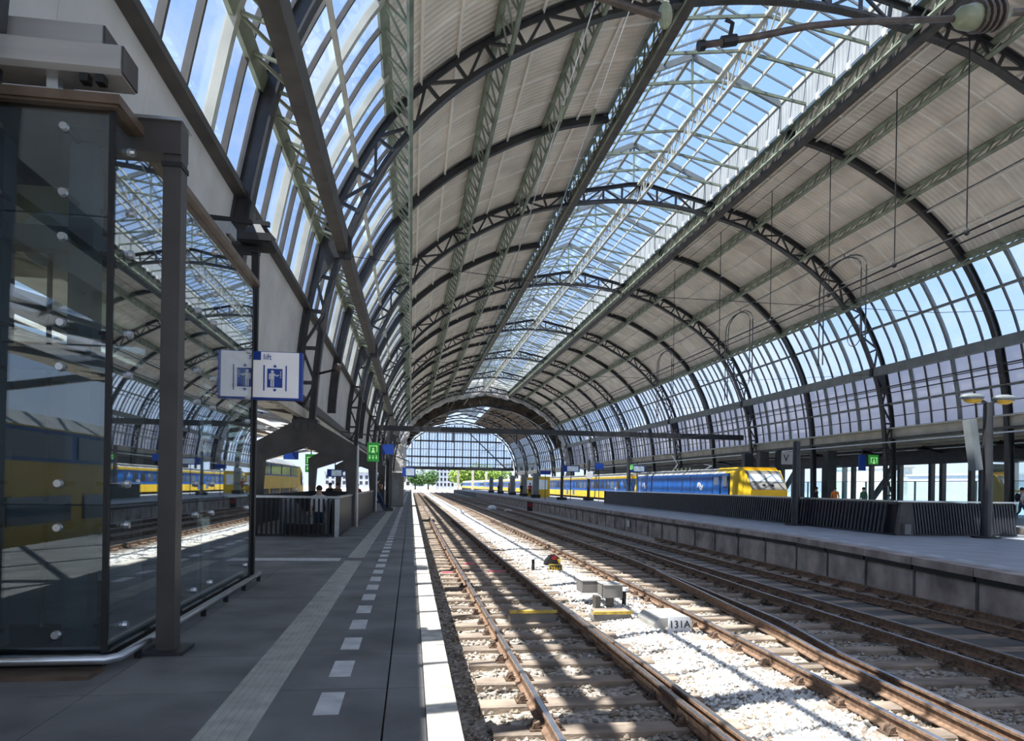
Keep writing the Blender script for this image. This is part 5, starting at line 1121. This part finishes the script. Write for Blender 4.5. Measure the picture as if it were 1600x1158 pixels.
for k, (x, y, s, lab) in enumerate(((13.6, 80, 'cloth_red', 'person in red waiting by the first grey column on the right platform'), (14.0, 89, 'cloth_black', 'person in black waiting between the grey columns'), (13.8, 99, 'cloth_orange', 'person in orange waiting by the third grey column'), (13.8, 111, 'cloth_black', 'person in black far along the right platform'))):
    skin_person(lab, (x, y, 0), random.uniform(0, 6), 'stand', s, 'cloth_black', group='people far along the right platform', arms=s)
# ------------------------------------------------------------------ outside beyond the end facade
def tree(label, x, y, h, r, m):
    o = thing('tree', label, 'tree', (x, y, -1.2), 'trees beyond the hall end'); MB().tube([(x, y, -1.2), (x, y, h * .5)], [.4, .25], 8).build('trunk', 'bark', o); mb = MB()
    for c in range(9):
        cx, cy, cz = x + random.uniform(-.6, .6) * r, y + random.uniform(-.5, .5) * r, h * random.uniform(.45, .85); cr = r * random.uniform(.4, .6)
        for _ in range(170):
            d = Vector((random.gauss(0, 1), random.gauss(0, 1), random.gauss(0, 1))).normalized() * cr * random.uniform(.75, 1.05); p = Vector((cx, cy, cz)) + d; u = Vector((random.gauss(0, 1), random.gauss(0, 1), random.gauss(0, 1))).normalized() * .45; v = d.cross(u).normalized() * .45
            mb.add([p - u, p + v * .7, p + u, p - v * .7], [(0, 1, 2, 3)])
    tag(mb.build('foliage', m, o), kind='stuff')
for k, (x, y, h, r, m, lab) in enumerate(((22, 300, 8.5, 6.5, 'leaf_a', 'bright green tree left of centre under the end facade'), (30, 302, 9, 7, 'leaf_a', 'bright green tree right of centre under the end facade'), (38, 305, 8, 6, 'leaf_a', 'bright green tree at the right of the end facade opening'), (8, 330, 6.5, 5.5, 'leaf_b', 'dark green tree above the parked trains at far left'), (2, 332, 5.5, 5, 'leaf_b', 'lower dark green tree at the far left end'))): tree(lab, x, y, h, r, m)
def building(label, x0, x1, y, h, m, nwx, nwz):
    o = thing('building', label, 'building', ((x0 + x1) / 2, y, -1.2), 'buildings beyond the hall end'); block('wall', (x0, y, -1.2), (x1, y + 12, h), m, o); block('roof', (x0 - .4, y - .4, h), (x1 + .4, y + 12.4, h + .5), 'train_roof', o)
    for i in range(nwx):
        for j in range(nwz): a = x0 + (x1 - x0) * (i + .25) / nwx; z = .6 + (h - 1) * j / nwz; block('window', (a, y - .06, z), (a + (x1 - x0) * .5 / nwx, y, z + (h - 1) * .6 / nwz), 'train_glass', o)
building('blue grey office block behind the bright green trees', 12, 21, 345, 11, 'facade_a', 5, 4); building('pale office block right of the bright green trees', 44, 60, 340, 12, 'facade_b', 6, 4); building('low pale shed at the far left end of the tracks', -12, 0, 360, 4, 'facade_b', 4, 1)
building('long low grey block beyond the dark trees', -45, -16, 380, 7, 'facade_a', 10, 2)
for k, (x, y, h) in enumerate(((14.2, 214, 6.0), (19.5, 224, 6.5), (25, 235, 6.0))):
    o = thing('catenary_mast', f'{ORD[k]} pale mast standing on the tracks beyond the facade', 'mast', (x, y, -1.2), 'pale masts outside the hall'); block('shaft', (x - .35, y - .25, -1.2), (x + .35, y + .25, h), 'coping', o); block('base', (x - .6, y - .5, -1.2), (x + .6, y + .5, -.6), 'concrete', o)
for k, (y, w_, h) in enumerate(((150, 40, 9), (220, 60, 14), (300, 50, 8), (390, 80, 12), (480, 70, 18), (100, 30, 6))):
    o = thing('far_building', f'{["wide pale", "tall grey", "low pale", "long grey", "tallest pale", "small grey"][k]} block on the far river bank beyond the glass screens', 'building', (330, y, -1.6), 'blocks on the far river bank'); block('wall', (330, y - w_ / 2, -1.6), (345, y + w_ / 2, h), 'facade_b' if k % 2 == 0 else 'facade_a', o); block('roof', (329, y - w_ / 2 - 1, h), (346, y + w_ / 2 + 1, h + 1), 'train_roof', o)
bpy.data.scenes.remove(_TMP)
